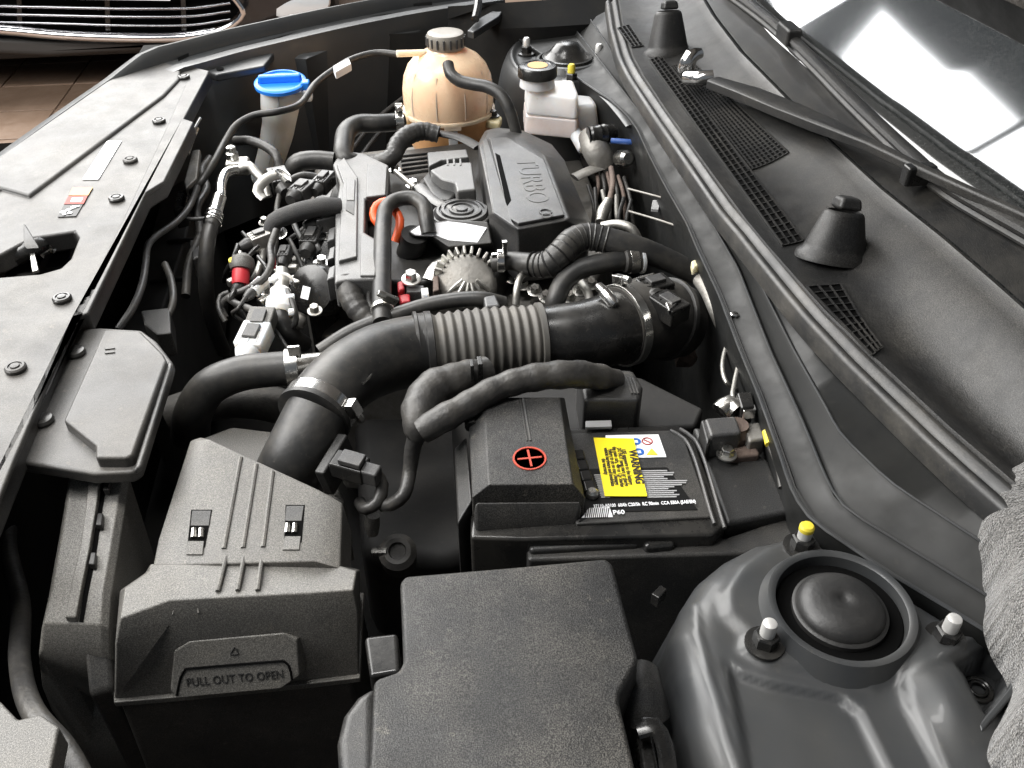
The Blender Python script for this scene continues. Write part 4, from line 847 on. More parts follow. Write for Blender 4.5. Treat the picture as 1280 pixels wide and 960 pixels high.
add('hose_end', MB().lathe(P(778, 326, -.040), P(800, 325, -.042)-P(778, 326, -.040), [(.0125, 0), (.0145, .002), (.0145, .02), (.012, .024)], 22), 'rubber_matt', bpy.data.objects['heater_hose'])
H('vacuum_hose', [(400, 440, -.075), (440, 415, -.062), (500, 392, -.052), (540, 380, -.046), (580, 374, -.042), (605, 374, -.042), (630, 380, -.05)], .0085, 'rubber', 'slim black hose lying along the far edge of the bellows', n=16)
slab('hose_clip', [(604, 370), (620, 367), (626, 382), (606, 384)], -.034, .014, 'cover_plastic', bpy.data.objects['vacuum_hose'], bevel=.003)
rh = H('radiator_hose', [(238, 545, -.12), (242, 515, -.085), (262, 484, -.060), (300, 467, -.050), (340, 462, -.048), (370, 460, -.048)], [.019, .0185, .018, .0175, .017, .017], 'rubber', 'thick black radiator hose bending beside the air cleaner lid', n=24)
p3, t3 = P(366, 460, -.048), V((1, .05, 0)); k3 = clamp(p3, t3, .0182, rh, .012, 'steel'); add('clamp_ear', MB().box(P(368, 440, -.026), (.012, .003, .014)), 'bright_steel', k3, bevel=.001)
add('metal_pipe', MB().tube(pts([(366, 460, -.048), (385, 457, -.05), (410, 455, -.055)]), .012, 18), 'steel', rh)
H('lower_radiator_hose', [(210, 520, -.11), (245, 508, -.105), (290, 500, -.105), (340, 505, -.11), (380, 520, -.13)], .019, 'rubber_matt', 'wide black hose passing below the radiator hose', n=22)
fs_ = H('foam_sleeved_pipe', [(425, 258, -.030), (405, 258, -.026), (380, 263, -.026), (358, 270, -.028), (343, 277, -.032), (338, 290, -.045)], [.0105, .0112, .0115, .0112, .0105, .009], 'foam_sleeve', 'foam sleeved pipe running into the coil cover edge', n=18)
H('upper_coolant_hose', [(452, 205, -.05), (432, 200, -.040), (430, 180, -.030), (434, 164, -.024), (448, 155, -.022), (475, 154, -.024), (504, 152, -.028)], [.013, .0135, .0140, .0140, .0135, .0130, .0130], 'rubber', 'black coolant hose curving from the coolant tank towards the coil cover', n=20)
clamp(P(500, 152, -.027), V((1, 0, 0)), .0150, bpy.data.objects['upper_coolant_hose'], .012, 'steel', V((0, .1, 1)))
H('thermostat_hose', [(368, 222, -.07), (366, 212, -.055), (374, 203, -.044), (392, 200, -.040), (418, 202, -.042)], [.013, .0135, .0135, .013, .013], 'rubber', 'short fat black hose bending behind the ignition harness plugs', n=18)
H('convoluted_harness', [(455, 208, -.055), (475, 203, -.045), (490, 196, -.036), (498, 180, -.026), (512, 168, -.020), (530, 164, -.020), (548, 168, -.024)], [.012, .012, .0125, .013, .0135, .013, .012], 'tape', 'taped black harness arching in front of the coolant tank', 'wiring harness', n=18, step=.003, rib=(.0007, .009))
H('bracket_arm', [(545, 166, -.028), (575, 172, -.030), (598, 184, -.034)], .006, 'black_grain', 'flat black arm from the taped harness to the turbo cover', 'bracket', flat=(1.6, .6))
H('lower_loom', [(432, 352, -.045), (436, 366, -.050), (446, 385, -.060), (462, 402, -.070)], [.012, .0135, .013, .012], 'tape', 'thick taped loom below the coil cover edge', 'wiring harness', n=16, step=.003, rib=(.0006, .010))
H('thin_loom', [(455, 352, -.05), (452, 368, -.055), (456, 384, -.06), (470, 394, -.06)], .0035, 'rubber', 'thin black cable looping beside the thick taped loom', 'cable')
H('outer_thin_loom', [(475, 356, -.05), (463, 362, -.052), (461, 376, -.056), (466, 388, -.06)], .0035, 'rubber', 'thin black cable curling behind the upright breather hose', 'cable')
H('turbo_feed_pipe', [(645, 380, -.08), (646, 362, -.065), (650, 347, -.058), (658, 340, -.058), (668, 341, -.07)], .0042, 'alu', 'small bright bent pipe beside the finned housing', 'pipe')
H('turbo_return_pipe', [(738, 388, -.07), (736, 368, -.066), (726, 352, -.07), (722, 340, -.09)], .005, 'alu', 'small bright pipe stub behind the turbo pipe', 'pipe')
H('silver_pipe', [(752, 283, -.045), (772, 280, -.040), (790, 286, -.042), (798, 300, -.055)], .0055, 'alu', 'bright silver bent pipe behind the ribbed hose', 'pipe')
# condenser / air conditioning line
ac = thing('air_conditioning_line', 'silver crimped air conditioning line with black hose falling beside the radiator', 'pipe', P(265, 300, -.2))
add('crimp', MB().tube(pts([(275, 246, -.020), (270, 262, -.026), (266, 276, -.030)]), [.0080, .0085, .0095], 18), 'bright_steel', ac)
for k in range(3): add('crimp_ring', MB().torus(P(268-k*1.2, 268+k*5, -.028), V((-.2, -1, -.3)), .0098, .0014, 22, 6), 'bright_steel', ac)
add('rubber_run', MB().tube(pts([(266, 275, -.030), (260, 300, -.045), (257, 340, -.075), (262, 390, -.13), (280, 440, -.2)]), [.0088, .0090, .0092, .009, .009], 16), 'rubber', ac)
add('metal_bend', MB().tube(pts([(276, 248, -.020), (277, 228, -.014), (284, 215, -.012), (296, 212, -.014)]), .0062, 14), 'bright_steel', ac)
add('valve_block', MB().box(P(298, 208, -.016), (.03, .022, .02)), 'alu', ac, bevel=.004)
add('valve_cap', MB().lathe(P(292, 202, -.010), (0, 0, 1), [(.008, 0), (.008, .012), (.006, .014), (.006, .02), (.003, .022)], 16), 'steel', ac)
add('link_pipe', MB().tube(pts([(300, 211, -.014), (312, 208, -.012), (320, 216, -.018), (330, 228, -.026), (336, 246, -.04)]), [.007, .007, .006, .005, .005], 12), 'alu', ac)
# washer filler neck
wn = thing('washer_filler_neck', 'white plastic washer filler neck with bright blue cap', 'washer filler', P(340, 210, -.25))
w0 = pts([(352, 108, -.012), (350, 130, -.040), (348, 158, -.080), (338, 200, -.14), (330, 225, -.18)])
add('neck', MB().tube(w0, [.033, .030, .026, .023, .022], 28), 'white_plastic', wn, ang=60)
add('neck_seam', MB().tube([p+V((0, -r, .004)) for p, r in zip(w0[:4], (.0325, .0295, .0255, .0225))], .0022, 6), 'white_plastic', wn)
cpz = P(350, 100, .0)
cap = add('cap', MB().lathe(cpz-V((0, 0, .008)), (0, -.1, 1), [(.036, 0), (.040, .001), (.040, .006), (.037, .008), (.034, .008), (.033, .0055), (.010, .0055), (0, .0055)], 40, sq=(1.05, 1.0)), 'blue', wn, ang=40)
add('grip', MB().box(cpz+V((0, 0, .002)), (.066, .012, .014)), 'blue', cap, bevel=.004); add('hinge_tab', MB().box(P(382, 108, -.008), (.014, .018, .018)), 'blue', cap, bevel=.003)
add('collar', MB().box(P(384, 118, -.020), (.016, .02, .02)), 'white_plastic', wn, bevel=.005)
H('washer_hose', [(500, 68, .020), (470, 66, .020), (440, 74, .016), (416, 88, .008), (395, 104, .0), (372, 132, -.004), (345, 140, -.002), (318, 144, -.004), (296, 156, -.010), (282, 176, -.02), (266, 205, -.03), (248, 232, -.045), (240, 240, -.06)], .0050, 'rubber', 'long thin black tube swinging from the coolant tank past the blue cap', n=10)
slab('white_tag', [(416, 82), (436, 72), (439, 79), (419, 90)], .028, .012, 'white_label', bpy.data.objects['washer_hose'], bevel=.002)
H('dark_loom', [(295, 176, -.04), (312, 176, -.03), (330, 182, -.03), (345, 194, -.036), (350, 210, -.05), (360, 230, -.07)], .0065, 'tape', 'dark taped loom crossing in front of the white filler neck', 'wiring harness', step=.003, rib=(.0005, .007))
# ------------------------------------------------------------------ coolant tank
ct = thing('coolant_tank', 'amber egg-shaped plastic coolant tank with black cap', 'coolant tank', P(555, 160, -.12))
tz = V((.094, 1.375, -.112))
prof = [(.050, 0), (.060, .004), (.066, .02), (.0685, .045), (.0695, .064)]
prof2 = [(.0695, .066), (.0712, .080), (.071, .10), (.068, .118), (.061, .134), (.050, .146), (.036, .154), (.028, .158), (.026, .166)]
add('lower_shell', MB().lathe(tz, (0, 0, 1), prof, 48), 'tan_dark', ct, ang=60)
add('upper_shell', MB().lathe(tz, (0, 0, 1), prof2, 48), 'tan_plastic', ct, ang=60)
add('weld_seam', MB().lathe(tz, (0, 0, 1), [(.069, .061), (.0735, .062), (.0735, .067), (.069, .068)], 48), 'tan_plastic', ct)
cpm = MB(); cpm.lathe(tz+V((0, 0, .160)), (0, 0, 1), [(.0275, 0), (.029, .002), (.029, .018), (.027, .022), (.022, .0235), (.010, .0235), (0, .0235)], 36)
tcap = add('cap', cpm, 'cap_sheen', ct, ang=40)
for k in range(18):
    a = 2*math.pi*k/18; add('grip_rib', MB().box(tz+V((.0292*math.cos(a), .0292*math.sin(a), .171)), (.003, .003, .014), (V((math.cos(a), math.sin(a), 0)), V((-math.sin(a), math.cos(a), 0)), V((0, 0, 1)))), 'cover_plastic', tcap, bevel=.0008)
for k in range(4):
    a = rad(215+k*36); q_ = V((math.cos(a), math.sin(a), 0)); add('moulded_rib', MB().tube([tz+q_*.0700+V((0, 0, .07)), tz+q_*.0704+V((0, 0, .10)), tz+q_*.0608+V((0, 0, .133))], .0016, 6), 'tan_plastic', ct)
add('level_strip', MB().box(tz+V((.0, -.0695, .030)), (.014, .003, .052)), 'white_plastic', ct, bevel=.001); add('level_bracket', MB().box(tz+V((0, -.071, .060)), (.026, .004, .008)), 'tan_plastic', ct, bevel=.001)
add('mount_foot', MB().prism(pts([(602, 120, -.03), (618, 140, -.05), (628, 146, -.055), (624, 154, -.055), (608, 152, -.055), (600, 140, -.05)]), .012), 'tan_pale', ct, bevel=.003)
bolt(P(616, 145, -.052), (0, 0, 1), .007, .009, ct, 'black_smooth')
add('foot_web', MB().prism(pts([(598, 112, -.02), (606, 120, -.02), (612, 140, -.045), (600, 142, -.045)]), .05), 'tan_pale', ct, bevel=.003)
add('outlet_spigot', MB().tube([PY(520, 148, 1.36), PY(500, 150, 1.35)], .012, 14), 'tan_plastic', ct)
add('vent_spigot', MB().tube([PY(532, 66, 1.37), PY(496, 67, 1.36)], .005, 10), 'tan_plastic', ct)
H('overflow_hose', [PY(560, 80, 1.31), PY(563, 92, 1.295), PY(574, 101, 1.285), PY(590, 105, 1.275), PY(610, 109, 1.26), PY(626, 119, 1.245), PY(637, 138, 1.23), PY(646, 168, 1.22)], [.0085, .0088, .009, .009, .009, .0088, .0085, .008], 'rubber', 'black hose curving off the face of the amber tank down behind the turbo cover', n=14)
# ------------------------------------------------------------------ brake fluid reservoir
br_ = thing('brake_fluid_reservoir', 'milky white brake fluid reservoir with round black cap', 'fluid reservoir', P(690, 150, -.10))
kc = P(672, 82, .036)
add('cap', MB().lathe(kc-V((0, 0, .016)), (0, 0, 1), [(.0275, 0), (.0295, .001), (.0295, .014), (.027, .017), (.020, .0175), (.019, .0165), (0, .0165)], 40), 'black_smooth', br_, ang=40)
add('cap_print', MB().lathe(kc+V((0, 0, .0006)), (0, 0, 1), [(.015, 0), (.015, .0006)], 30), 'label_tan', br_)
add('neck', MB().lathe(kc-V((0, 0, .030)), (0, 0, 1), [(.027, 0), (.025, .016)], 30), 'milky', br_)
bodyp = [(657, 96, .008), (688, 100, .008), (716, 99, .008), (722, 114, .004), (722, 122, .0), (660, 116, .0)]
ut1 = pts(bodyp); ut0 = [p-V((0, 0, .062)) for p in pts([(654, 100, .0), (688, 104, .0), (726, 103, .0), (728, 118, .0), (722, 124, .0), (656, 118, .0)])]
utm = [a_+(b_-a_)*.45 for a_, b_ in zip(ut0, ut1)]
add('upper_tank', MB().loft([utm, ut1]), 'milky', br_, bevel=.005, seg=3)
add('filled_tank', MB().loft([ut0, [p+V((0, 0, .0004)) for p in utm]]), 'milky_fluid', br_, bevel=.003, seg=2)
add('lower_tank', MB().loft([[p-V((0, 0, .040)) for p in pts([(700, 120, -.022), (745, 122, -.022), (752, 134, -.022), (716, 138, -.022)])], pts([(706, 116, -.014), (740, 119, -.014), (746, 130, -.016), (716, 134, -.016)])]), 'milky', br_, bevel=.006, seg=3)
add('base_lip', MB().prism(pts([(654, 136, -.05), (724, 152, -.052), (748, 146, -.052), (752, 158, -.055), (722, 166, -.055), (654, 148, -.052)]), .008), 'milky', br_, bevel=.002)
fillc = P(733, 168, -.045)
add('outlet_arm', MB().tube(pts([(715, 160, -.055), (722, 172, -.06), (730, 186, -.07)]), .010, 12), 'milky', br_)
mcyl = thing('master_cylinder', 'grey metal brake master cylinder with wrapped black cap below the reservoir', 'brake cylinder', P(745, 190, -.1))
add('body_tube', MB().tube(pts([(738, 172, -.05), (745, 188, -.055), (755, 205, -.075)]), [.018, .020, .020], 22), 'cast', mcyl)
add('wrapped_cap', MB().tube(pts([(735, 170, -.035), (752, 168, -.034), (766, 166, -.036)]), [.013, .014, .012], 16, .003, rib=(.001, .008)), 'black_smooth', mcyl)
add('mount_flange', MB().tube(pts([(718, 222, -.08), (740, 212, -.075), (760, 206, -.075)]), .006, 10, flat=(1.8, .6)), 'cast', mcyl)
add('steel_boss', MB().lathe(P(775, 198, -.06), (.3, -1, .4), [(.012, 0), (.012, .02), (.008, .024)], 14), 'steel', mcyl)
H('blue_pipe', [(764, 176, -.035), (780, 177, -.034), (798, 178, -.034)], .0040, 'blue_dull', 'short blue pipe beside the master cylinder', 'pipe')
bs = thing('brake_servo', 'black rounded brake servo against the bulkhead', 'brake servo', P(800, 230, -.3))
add('drum', MB().lathe(P(800, 210, -.15), (.9, .0, .1), [(.04, -.10), (.085, -.08), (.105, -.03), (.11, .0), (.11, .03)], 40), 'black_smooth', bs)
H('steel_rod', [(785, 236, -.035), (812, 243, -.03), (838, 250, -.025)], .0014, 'cast', 'thin dull rod reaching the bulkhead edge, further of two', 'rod')
H('lower_steel_rod', [(786, 264, -.045), (820, 274, -.04), (856, 286, -.03)], .0014, 'cast', 'thin dull rod reaching the bulkhead edge, closer to the silver pipe', 'rod')
slab('tag', [(816, 250), (826, 249), (823, 262), (814, 261)], -.05, .004, 'grey_print', None, bevel=.0005, label='small pale printed tag between two thin rods', cat='tag')
H('brass_fitting', [(760, 252, -.06), (754, 265, -.062), (750, 278, -.066)], [.006, .008, .006], 'alu', 'short knurled metal fitting beside the turbo cover flank', 'fitting', step=.002, rib=(.0008, .006))
H('servo_pipe', [(764, 210, -.05), (766, 230, -.055), (762, 250, -.062)], .004, 'rusty', 'dull pipe rising from the knurled fitting', 'pipe')
for k in range(6):
    H('loom_wire', [(745+k*7, 212+k*2, -.08), (748+k*8, 235+k*3, -.09), (742+k*10, 262+k*4, -.12)], .0028, 'tape' if k % 2 else 'rusty', 'thin dark wire in the tangle under the master cylinder', 'wire', group='wires under the master cylinder')
H('strap', [(737, 108, -.006), (758, 121, -.004), (776, 140, -.004), (790, 158, -.006)], .005, 'paint', 'curved grey strap along the far end of the bulkhead', 'strap', flat=(1.8, .5))
# ------------------------------------------------------------------ ignition side clutter: plugs, regulators, wires
def plug(name, px, py, z, u, size, m, label, cat='plug', pin=None):
    t = thing(name, label, cat, P(px, py, z-.02)); c = P(px, py, z); u = V(u).normalized(); w = V((0, 0, 1)).cross(u).normalized(); n = u.cross(w)
    add('shell', MB().box(c, size, (u, w, n)), m, t, bevel=.002)
    add('latch', MB().box(c+n*(size[2]*.55), (size[0]*.55, size[1]*.5, size[2]*.25), (u, w, n)), 'cover_plastic', t, bevel=.001)
    add('boot', MB().lathe(c-u*size[0]*.5, -u, [(size[1]*.42, 0), (size[1]*.46, .004), (size[1]*.3, .014)], 12), pin or 'rubber', t)
    for k in (-1, 0, 1): add('shell_rib', MB().box(c+w*(k*size[1]*.3)+n*(size[2]*.5)-u*size[0]*.3, (size[0]*.3, .0016, .002), (u, w, n)), m, t)
    return t
plug('harness_plug', 350, 226, -.03, (-.3, 1, .1), (.040, .026, .022), 'black_smooth', 'black plug under a curved bracket beside the foam sleeved pipe')
plug('harness_plug', 378, 238, -.034, (.5, 1, 0), (.034, .024, .018), 'cover_plastic', 'grey plug tilted between fat hose and foam sleeved pipe')
plug('harness_plug', 405, 228, -.036, (.4, 1, 0), (.036, .02, .02), 'black_smooth', 'glossy black plug against the coil cover flank')
plug('injector_plug', 408, 276, -.045, (1, .4, 0), (.030, .018, .016), 'cover_plastic', 'pale grey plug clipped below the foam sleeved pipe')
plug('white_plug', 318, 424, -.06, (.3, 1, .2), (.034, .030, .022), 'white_plastic', 'white plug at the lower end of the ignition harness', pin='white_plastic')
plug('pale_plug', 326, 404, -.055, (.2, 1, .2), (.034, .028, .018), 'grey_plastic', 'grey ribbed plug above the white plug')
plug('tilted_white_plug', 323, 358, -.055, (.5, 1, 0), (.026, .014, .012), 'white_plastic', 'small white tilted connector beside the red ended sensor')
plug('small_plug', 356, 318, -.055, (.1, 1, 0), (.026, .014, .014), 'cover_plastic', 'small grey plug with pale tab among the injector wires')
plug('dark_plug', 390, 300, -.055, (.2, 1, 0), (.040, .022, .02), 'black_smooth', 'dark plug standing beside the coil cover clips')
plug('regulator_plug', 326, 300, -.05, (1, .5, .1), (.026, .020, .020), 'alu', 'silver boxy connector above the red ended sensor')
plug('sensor_plug', 836, 385, -.020, (.5, -1, 0), (.036, .026, .020), 'black_smooth', 'glossy black plug clipped to the turbo pipe elbow')
plug('actuator_plug', 818, 362, -.022, (1, .3, 0), (.034, .026, .022), 'black_smooth', 'black plug on the bracket above the rubber elbow')
slab('actuator_bracket', [(778, 352), (800, 345), (818, 340), (812, 354), (790, 362)], -.018, .008, 'steel', None, bevel=.001, label='small pierced steel bracket above the rubber elbow', cat='bracket')
slab('bright_clip', [(832, 378), (842, 372), (846, 378), (836, 388)], -.008, .006, 'bright_steel', None, bevel=.001, label='tiny bright clip between two black plugs', cat='clip')
hb = thing('injector_bracket', 'curved pale metal bracket over the black ignition plug', 'bracket', P(335, 225, -.06))
add('curved_strip', MB().tube(pts([(330, 248, -.03), (322, 240, -.024), (328, 228, -.018), (340, 220, -.014), (352, 218, -.014), (360, 224, -.018)]), .0042, 8, flat=(1.6, .5)), 'alu', hb)
add('wire_loop', MB().tube(pts([(344, 213, -.008), (350, 211, -.006), (362, 220, -.010), (364, 226, -.014), (356, 222, -.012), (345, 214, -.008)]), .0018, 6), 'bright_steel', hb)
rs = thing('red_sensor', 'sensor with red collar and grey body among the fuel lines', 'sensor', P(300, 345, -.1))
add('red_collar', MB().lathe(P(301, 346, -.060), (.1, .8, .6), [(.009, -.010), (.010, -.006), (.010, .008), (.008, .010)], 18), 'red', rs)
add('grey_head', MB().lathe(P(303, 332, -.052), (.1, .8, .6), [(.013, -.006), (.015, 0), (.013, .008), (.006, .014)], 18), 'grey_plastic', rs)
add('tail', MB().tube(pts([(300, 351, -.064), (297, 360, -.068), (292, 366, -.072)]), [.007, .007, .005], 12), 'rubber', rs)
add('yellow_dot', MB().lathe(P(291, 329, -.048), (0, -.3, 1), [(.004, 0), (.004, .006)], 10), 'yellow_paint', rs)
hp_ = thing('fuel_pump_pipe', 'pale metal fuel pipe with white union falling to a ribbed hose', 'pipe', P(350, 390, -.15))
add('pipe', MB().tube(pts([(352, 338, -.045), (352, 352, -.050), (351, 366, -.056)]), [.0075, .0085, .009], 14), 'alu', hp_)
add('union', MB().lathe(P(350, 380, -.060), V((.02, 1, .35)), [(.011, -.014), (.015, -.010), (.0155, 0), (.015, .004), (.012, .006), (.011, .014), (.0115, .018)], 24), 'white_plastic', hp_)
add('pipe_clip', MB().torus(P(352, 349, -.048), (0, 1, .4), .0105, .0018, 20, 6).box(P(342, 350, -.044), (.010, .004, .005)), 'white_plastic', hp_)
add('clip_tab', MB().box(P(364, 371, -.05), (.007, .006, .005)).box(P(364, 390, -.055), (.006, .006, .006)), 'white_plastic', hp_, bevel=.001)
add('hose_run', MB().tube(pts([(349, 385, -.062), (352, 402, -.070), (362, 418, -.085), (380, 430, -.11)]), [.0095, .010, .010, .010], 16), 'rubber', hp_)
add('braided_run', MB().tube(pts([(378, 392, -.07), (372, 404, -.078), (362, 410, -.085)]), [.006, .008, .006], 12, .002, rib=(.0006, .004)), 'cast', hp_)
vg = thing('vacuum_pump', 'glossy black drum shaped pump below the coil cover', 'pump', P(395, 380, -.15))
add('drum', MB().lathe(P(392, 362, -.07), (-.5, -.8, .6), [(.030, -.03), (.031, 0), (.028, .006), (.014, .008), (0, .008)], 36), 'black_smooth', vg)
add('pump_label', MB().box(P(382, 366, -.052), (.010, .014, .0008), (V((.8, -.5, 0)).normalized(), V((.3, .5, .8)).normalized(), V((-.5, -.8, .6)).normalized())), 'white_label', vg)
# named wires
wires = [
 ('ignition_wire', [(345, 288, -.03), (338, 310, -.036), (339, 330, -.04), (330, 348, -.046), (312, 360, -.052), (290, 370, -.06), (276, 382, -.07), (282, 398, -.08)], .0042, 'tape', 'black taped wire winding past the red ended sensor'),
 ('sensor_wire', [(286, 366, -.06), (276, 370, -.062), (274, 386, -.07), (282, 402, -.08)], .0032, 'rubber', 'thin grey wire looping below the red ended sensor'),
 ('plug_wire', [(286, 373, -.06), (296, 380, -.058), (312, 386, -.056), (322, 394, -.056)], .0040, 'tape', 'taped wire ending at the grey ribbed plug'),
 ('injector_wire', [(350, 240, -.035), (346, 262, -.04), (348, 282, -.045), (345, 300, -.05), (342, 330, -.06)], .0035, 'rubber', 'thin black wire hanging below the curved bracket'),
 ('fuel_rail', [(335, 282, -.055), (330, 310, -.06), (324, 336, -.066), (316, 352, -.075)], .0045, 'alu', 'pale metal pipe running beside the ignition wire'),
 ('coil_wire', [(372, 250, -.04), (366, 268, -.05), (372, 290, -.055), (384, 310, -.06)], .0035, 'rubber', 'thin wire dropping behind the foam sleeved pipe'),
 ('upper_loom', [(395, 222, -.036), (380, 220, -.032), (364, 226, -.032), (352, 236, -.034)], .006, 'tape', 'short taped loom joining two glossy plugs'),
 ('inner_wire', [(362, 300, -.06), (372, 320, -.065), (380, 345, -.07), (374, 366, -.08)], .003, 'rubber', 'thin wire dropping beside the small grey plug'),
 ('red_wire', [(341, 322, -.048), (342, 330, -.048), (342, 336, -.052)], .0028, 'red', 'short bright red wire among the injector wires'),
 ('radiator_wire', [(248, 232, -.045), (238, 256, -.055), (222, 276, -.05), (186, 305, -.035), (182, 330, -.04), (178, 355, -.045), (166, 385, -.05), (148, 412, -.06)], .0042, 'cover_plastic', 'pale cable falling along the edge of the radiator cover'),
 ('ladder_wire', [(246, 160, -.02), (240, 175, -.03), (234, 192, -.04)], .0035, 'steel', 'short bright wire near the end of the radiator cover'),
 ('fan_wire', [(225, 272, -.06), (240, 274, -.06), (256, 273, -.062)], .0025, 'cover_plastic', 'thin pale wire crossing to the air conditioning hose'),
 ('far_wire', [(520, 110, -.10), (470, 150, -.12), (430, 200, -.14)], .004, 'cover_plastic', 'thin grey line running into the dark behind the coolant hose'),
 ('second_far_wire', [(525, 125, -.11), (480, 160, -.13), (440, 210, -.15)], .004, 'cover_plastic', 'second thin grey line in the dark behind the coolant hose'),
]
for n_, s_2, r_, m_, l_ in wires: H(n_, s_2, r_, m_, l_, 'wire', n=10)
for k, (a, b) in enumerate(((303, 318), (316, 312), (345, 338), (366, 336), (330, 376), (370, 352), (395, 345), (292, 352))):
    add('pipe_bracket', MB().box(P(a, b, -.065), (.012+.003*(k % 3), .008, .010), (V((math.cos(k), math.sin(k), 0)), V((-math.sin(k), math.cos(k), 0)), V((0, 0, 1)))), 'alu' if k % 2 else 'steel', None, label='tiny pale metal bracket among the injector wires', cat='bracket', group='brackets among the injector wires', bevel=.002)
# radiator fan shroud and lower clutter
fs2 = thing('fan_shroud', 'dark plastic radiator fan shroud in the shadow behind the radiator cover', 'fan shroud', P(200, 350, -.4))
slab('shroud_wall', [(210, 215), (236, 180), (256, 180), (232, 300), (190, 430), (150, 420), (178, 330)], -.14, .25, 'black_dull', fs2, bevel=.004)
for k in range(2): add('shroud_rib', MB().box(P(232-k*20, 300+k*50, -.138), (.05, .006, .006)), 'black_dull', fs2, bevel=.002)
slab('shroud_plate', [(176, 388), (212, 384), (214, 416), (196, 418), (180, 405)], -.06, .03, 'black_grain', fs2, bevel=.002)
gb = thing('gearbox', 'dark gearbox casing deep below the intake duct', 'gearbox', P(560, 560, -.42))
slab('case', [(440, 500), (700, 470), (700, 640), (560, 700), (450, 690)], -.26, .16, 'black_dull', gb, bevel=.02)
add('mount_rubber', MB().lathe(P(497, 690, -.13), (0, -.5, 1), [(.016, -.03), (.017, 0), (.012, .004), (.008, .004), (.007, .001), (0, .001)], 24), 'rubber_matt', gb)
add('mount_pin', MB().tube(pts([(466, 690, -.13), (484, 690, -.128)]), .004, 10), 'steel', gb)
add('breather_tip', MB().tube(pts([(466, 644, -.10), (465, 656, -.11), (466, 668, -.12)]), [.006, .007, .005], 12), 'grey_plastic', gb)
hm = thing('heat_shield', 'crumpled dull foil beside the turbo elbow', 'heat shield', P(858, 445, -.12))
hmb = MB(); hmb.tube(pts([(846, 432, -.11), (856, 446, -.115), (866, 454, -.12)]), [.010, .014, .010], 10, .004); hmb.v = [tuple(V(p)+noise.noise_vector(V(p)*70)*.006) for p in hmb.v]
add('foil', hmb, 'rusty', hm, smooth=False)
hose('heater_pipe', [(875, 350, -.03), (885, 365, -.03), (894, 385, -.035), (905, 410, -.05)], .008, 'cast', None, label='dull grey pipe tight against the bulkhead edge', cat='pipe')
slab('pale_plug', [(864, 326), (872, 322), (875, 330), (866, 336)], -.015, .01, 'tan_pale', None, bevel=.002, label='tiny pale plug tucked against the bulkhead edge', cat='plug')
hose('lower_heater_pipe', [(880, 395, -.08), (890, 420, -.10), (905, 445, -.13)], .007, 'rusty', None, label='dull brownish pipe low behind the turbo elbow', cat='pipe')

# the small-fry of the ignition side
rnd = random.Random(5)
for k in range(14):
    x_, y_ = rnd.uniform(290, 400), rnd.uniform(255, 400)
    s_3 = [(x_, y_, -.05), (x_+rnd.uniform(-14, 14), y_+rnd.uniform(8, 20), -.055), (x_+rnd.uniform(-22, 22), y_+rnd.uniform(22, 44), -.07), (x_+rnd.uniform(-26, 26), y_+rnd.uniform(40, 60), -.09)]
    H('tangle_wire', s_3, rnd.uniform(.0018, .0034), rnd.choice(['rubber', 'tape', 'black_smooth', 'cover_plastic']), 'short thin wire in the ignition side tangle', 'wire', n=8, group='short wires in the ignition tangle')
for k in range(12):
    x_, y_ = rnd.uniform(300, 412), rnd.uniform(230, 400); bolt(P(x_, y_, -.075), (rnd.uniform(-.4, .4), rnd.uniform(-.6, 0), 1), rnd.uniform(.004, .006), .009, en, rnd.choice(['bright_steel', 'steel', 'alu']))
for k in range(8):
    x_, y_ = rnd.uniform(500, 600), rnd.uniform(310, 345); bolt(P(640+k*14, 380-abs(k-4)*8, -.11), (0, -.4, 1), .006, .010, en, 'steel')
for k in range(7):
    x_ = 735+k*9; H('bay_wire', [(x_, 232+k*3, -.07), (x_+rnd.uniform(-8, 8), 262+k*3, -.09), (x_+rnd.uniform(-14, 14), 300+k*2, -.13)], rnd.uniform(.002, .0035), rnd.choice(['rubber', 'tape', 'cast']), 'thin wire hanging in the dark beside the brake servo', 'wire', n=8, group='wires beside the brake servo')

# fittings in the gap behind the radiator cover
H('bonnet_cable', [(250, 148, -.01), (243, 160, -.014), (236, 176, -.02), (228, 196, -.03)], .0024, 'steel', 'bright thin cable end near the end clip of the radiator cover', 'cable')
slab('fan_bracket', [(240, 188), (250, 186), (246, 222), (232, 236), (230, 226)], -.05, .012, 'cast', None, bevel=.002, label='dull metal bracket in the gap behind the radiator cover', cat='bracket')
slab('fan_relay', [(222, 238), (236, 236), (232, 258), (216, 262)], -.07, .03, 'black_smooth', None, bevel=.003, label='glossy black relay box below the dull metal bracket', cat='relay')
hose('fan_loom', [(262, 198, -.06), (252, 214, -.06), (258, 236, -.065), (246, 262, -.07), (250, 290, -.085), (236, 330, -.10), (232, 370, -.12)], .0055, 'tape', None, label='taped loom winding down the gap beside the air conditioning line', cat='wiring harness', step=.003, rib=(.0004, .007))
hose('overflow_tube', [(206, 330, -.05), (214, 350, -.055), (216, 380, -.06), (206, 405, -.07)], .004, 'rubber', None, label='thin black tube above the dark shroud plate', cat='hose')
slab('motor_plug', [(236, 300), (252, 296), (256, 318), (240, 324)], -.09, .03, 'cover_plastic', None, bevel=.003, label='grey plug sunk in the gap beside the taped loom', cat='plug')

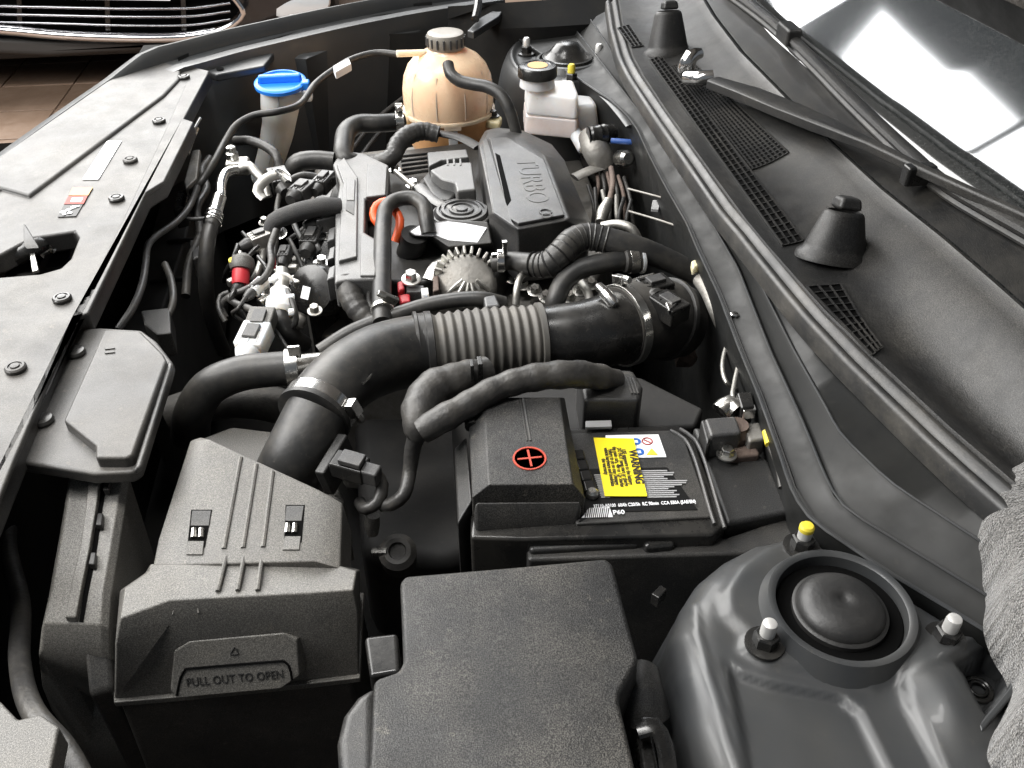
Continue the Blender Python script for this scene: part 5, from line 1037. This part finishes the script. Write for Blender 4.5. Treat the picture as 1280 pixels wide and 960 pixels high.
# ------------------------------------------------------------------ second car parked beyond
Y0 = 3.9
dc = thing('parked_car', 'black car parked beyond with chrome slatted grille and chrome lower trim', 'car', PY(150, 60, Y0+.4))
def W(px, py, dy=0): return PY(px, py, Y0+dy)
def bar_(seq, r, name, m, dy=0, n=8, flat=None): return add(name, MB().tube([W(a, b, dy+(d[0] if d else 0)) for a, b, *d in seq], r, n, .03, flat=flat), m, dc, ang=60)
add('bumper', MB().loft([[W(a, b, dy) for a, b in ((-160, -40), (-160, 44), (60, 56), (200, 58), (260, 50), (330, 30), (420, -10), (430, -40))] for dy in (.06, .9)], True, True), 'car_black', dc, bevel=.03)
add('lower_apron', MB().loft([[W(a, b, dy) for a, b in ((-160, 40), (60, 50), (200, 52), (250, 44), (240, 62), (190, 62), (60, 70), (-160, 60))] for dy in (.0, .8)]), 'lower_bumper', dc, bevel=.02)
add('grille_backing', MB().loft([[W(a, b, dy) for a, b in ((-160, -30), (-160, 30), (100, 40), (240, 42), (285, 30), (300, 12), (285, -10), (280, -30))] for dy in (.03, .058)]), 'void_shade', dc)
for k, (ya, yb, yc) in enumerate(((-6, -4, -8), (8, 10, 4), (18, 20, 14), (28, 31, 24))):
    bar_([(-160, ya-4), (60, ya+1), (170, yb+1), (240, yb), (288, yc)], .006, 'grille_slat', 'dark_chrome')
for xx in (20, 130, 225): add('grille_post', MB().loft([[W(a, b, dy) for a, b in ((xx, -30), (xx+6, -30), (xx+8, 38), (xx+2, 38))] for dy in (.0, .03)]), 'black_smooth', dc)
bar_([(-160, 26), (0, 37), (80, 44), (160, 47), (230, 46), (270, 40)], .020, 'lower_trim', 'chrome', -.02, 10)
bar_([(270, 40), (292, 30), (304, 16), (296, 2), (284, -12)], .013, 'grille_surround', 'chrome', -.02, 10)
add('number_plate', MB().loft([[W(a, b, dy) for a, b in ((10, -20), (212, -18), (213, 1), (10, -2))] for dy in (-.05, -.03)]), 'white_label', dc)
hl = W(372, 2, .1)
hlp = add('headlight', MB().lathe(hl, (0, -1, .25), [(.12, -.05), (.125, .0), (.12, .02), (.09, .035), (0, .045)], 32, sq=(1.1, .6)), 'lamp_glass', dc)

A0, A1 = W(-150, 20, .5), W(420, 20, .5); ym = Y0
x0_, x1_ = A0.x, A1.x; cx_ = (x0_+x1_)/2
def sec(y, k, zb, zt): return [V((cx_+(x0_-cx_)*k, y, zb)), V((cx_+(x1_-cx_)*k, y, zb)), V((cx_+(x1_-cx_)*k, y, zt-.10)), V((cx_+(x1_-cx_)*k*.9, y, zt)), V((cx_+(x0_-cx_)*k*.9, y, zt)), V((cx_+(x0_-cx_)*k, y, zt-.10))]
add('body', MB().loft([sec(ym+.45, .92, -.66, -.16), sec(ym+.7, 1, -.68, -.06), sec(ym+1.6, 1, -.68, .06), sec(ym+4.2, 1, -.68, .10)]), 'car_black', dc, bevel=.04, seg=3)
add('cabin', MB().loft([[V((cx_+(x0_-cx_)*q*k, y, z)) for k, y in ((-1, ya), (1, ya), (1, yb), (-1, yb))] for q, ya, yb, z in ((.9, ym+1.5, ym+4.1, .08), (.7, ym+2.2, ym+3.7, .52))]), 'windshield', dc, bevel=.04)
add('lower_lip', MB().loft([[V((cx_+(x0_-cx_)*k, y, z)) for k, z in ((-.9, -.74), (.9, -.74), (.92, -.56), (-.92, -.56))] for y in (ym+.12, ym+.7)]), 'lower_bumper', dc, bevel=.03)
for s in (-1, 1):
    for yy in (ym+1.0, ym+3.5):
        wc = V((cx_+s*(x1_-cx_)*.9, yy, -.55)); wl_ = add('wheel', MB().lathe(wc-V((.1, 0, 0)), (1, 0, 0), [(.20, 0), (.30, .01), (.31, .05), (.31, .15), (.30, .19), (.20, .20)], 32), 'rubber_matt', dc)
        add('rim', MB().lathe(wc-V((.102, 0, 0)), (1, 0, 0), [(.0, 0), (.05, .004), (.19, 0), (.20, .012), (.20, .19), (.19, .204), (.0, .2)], 24), 'dark_chrome', wl_)
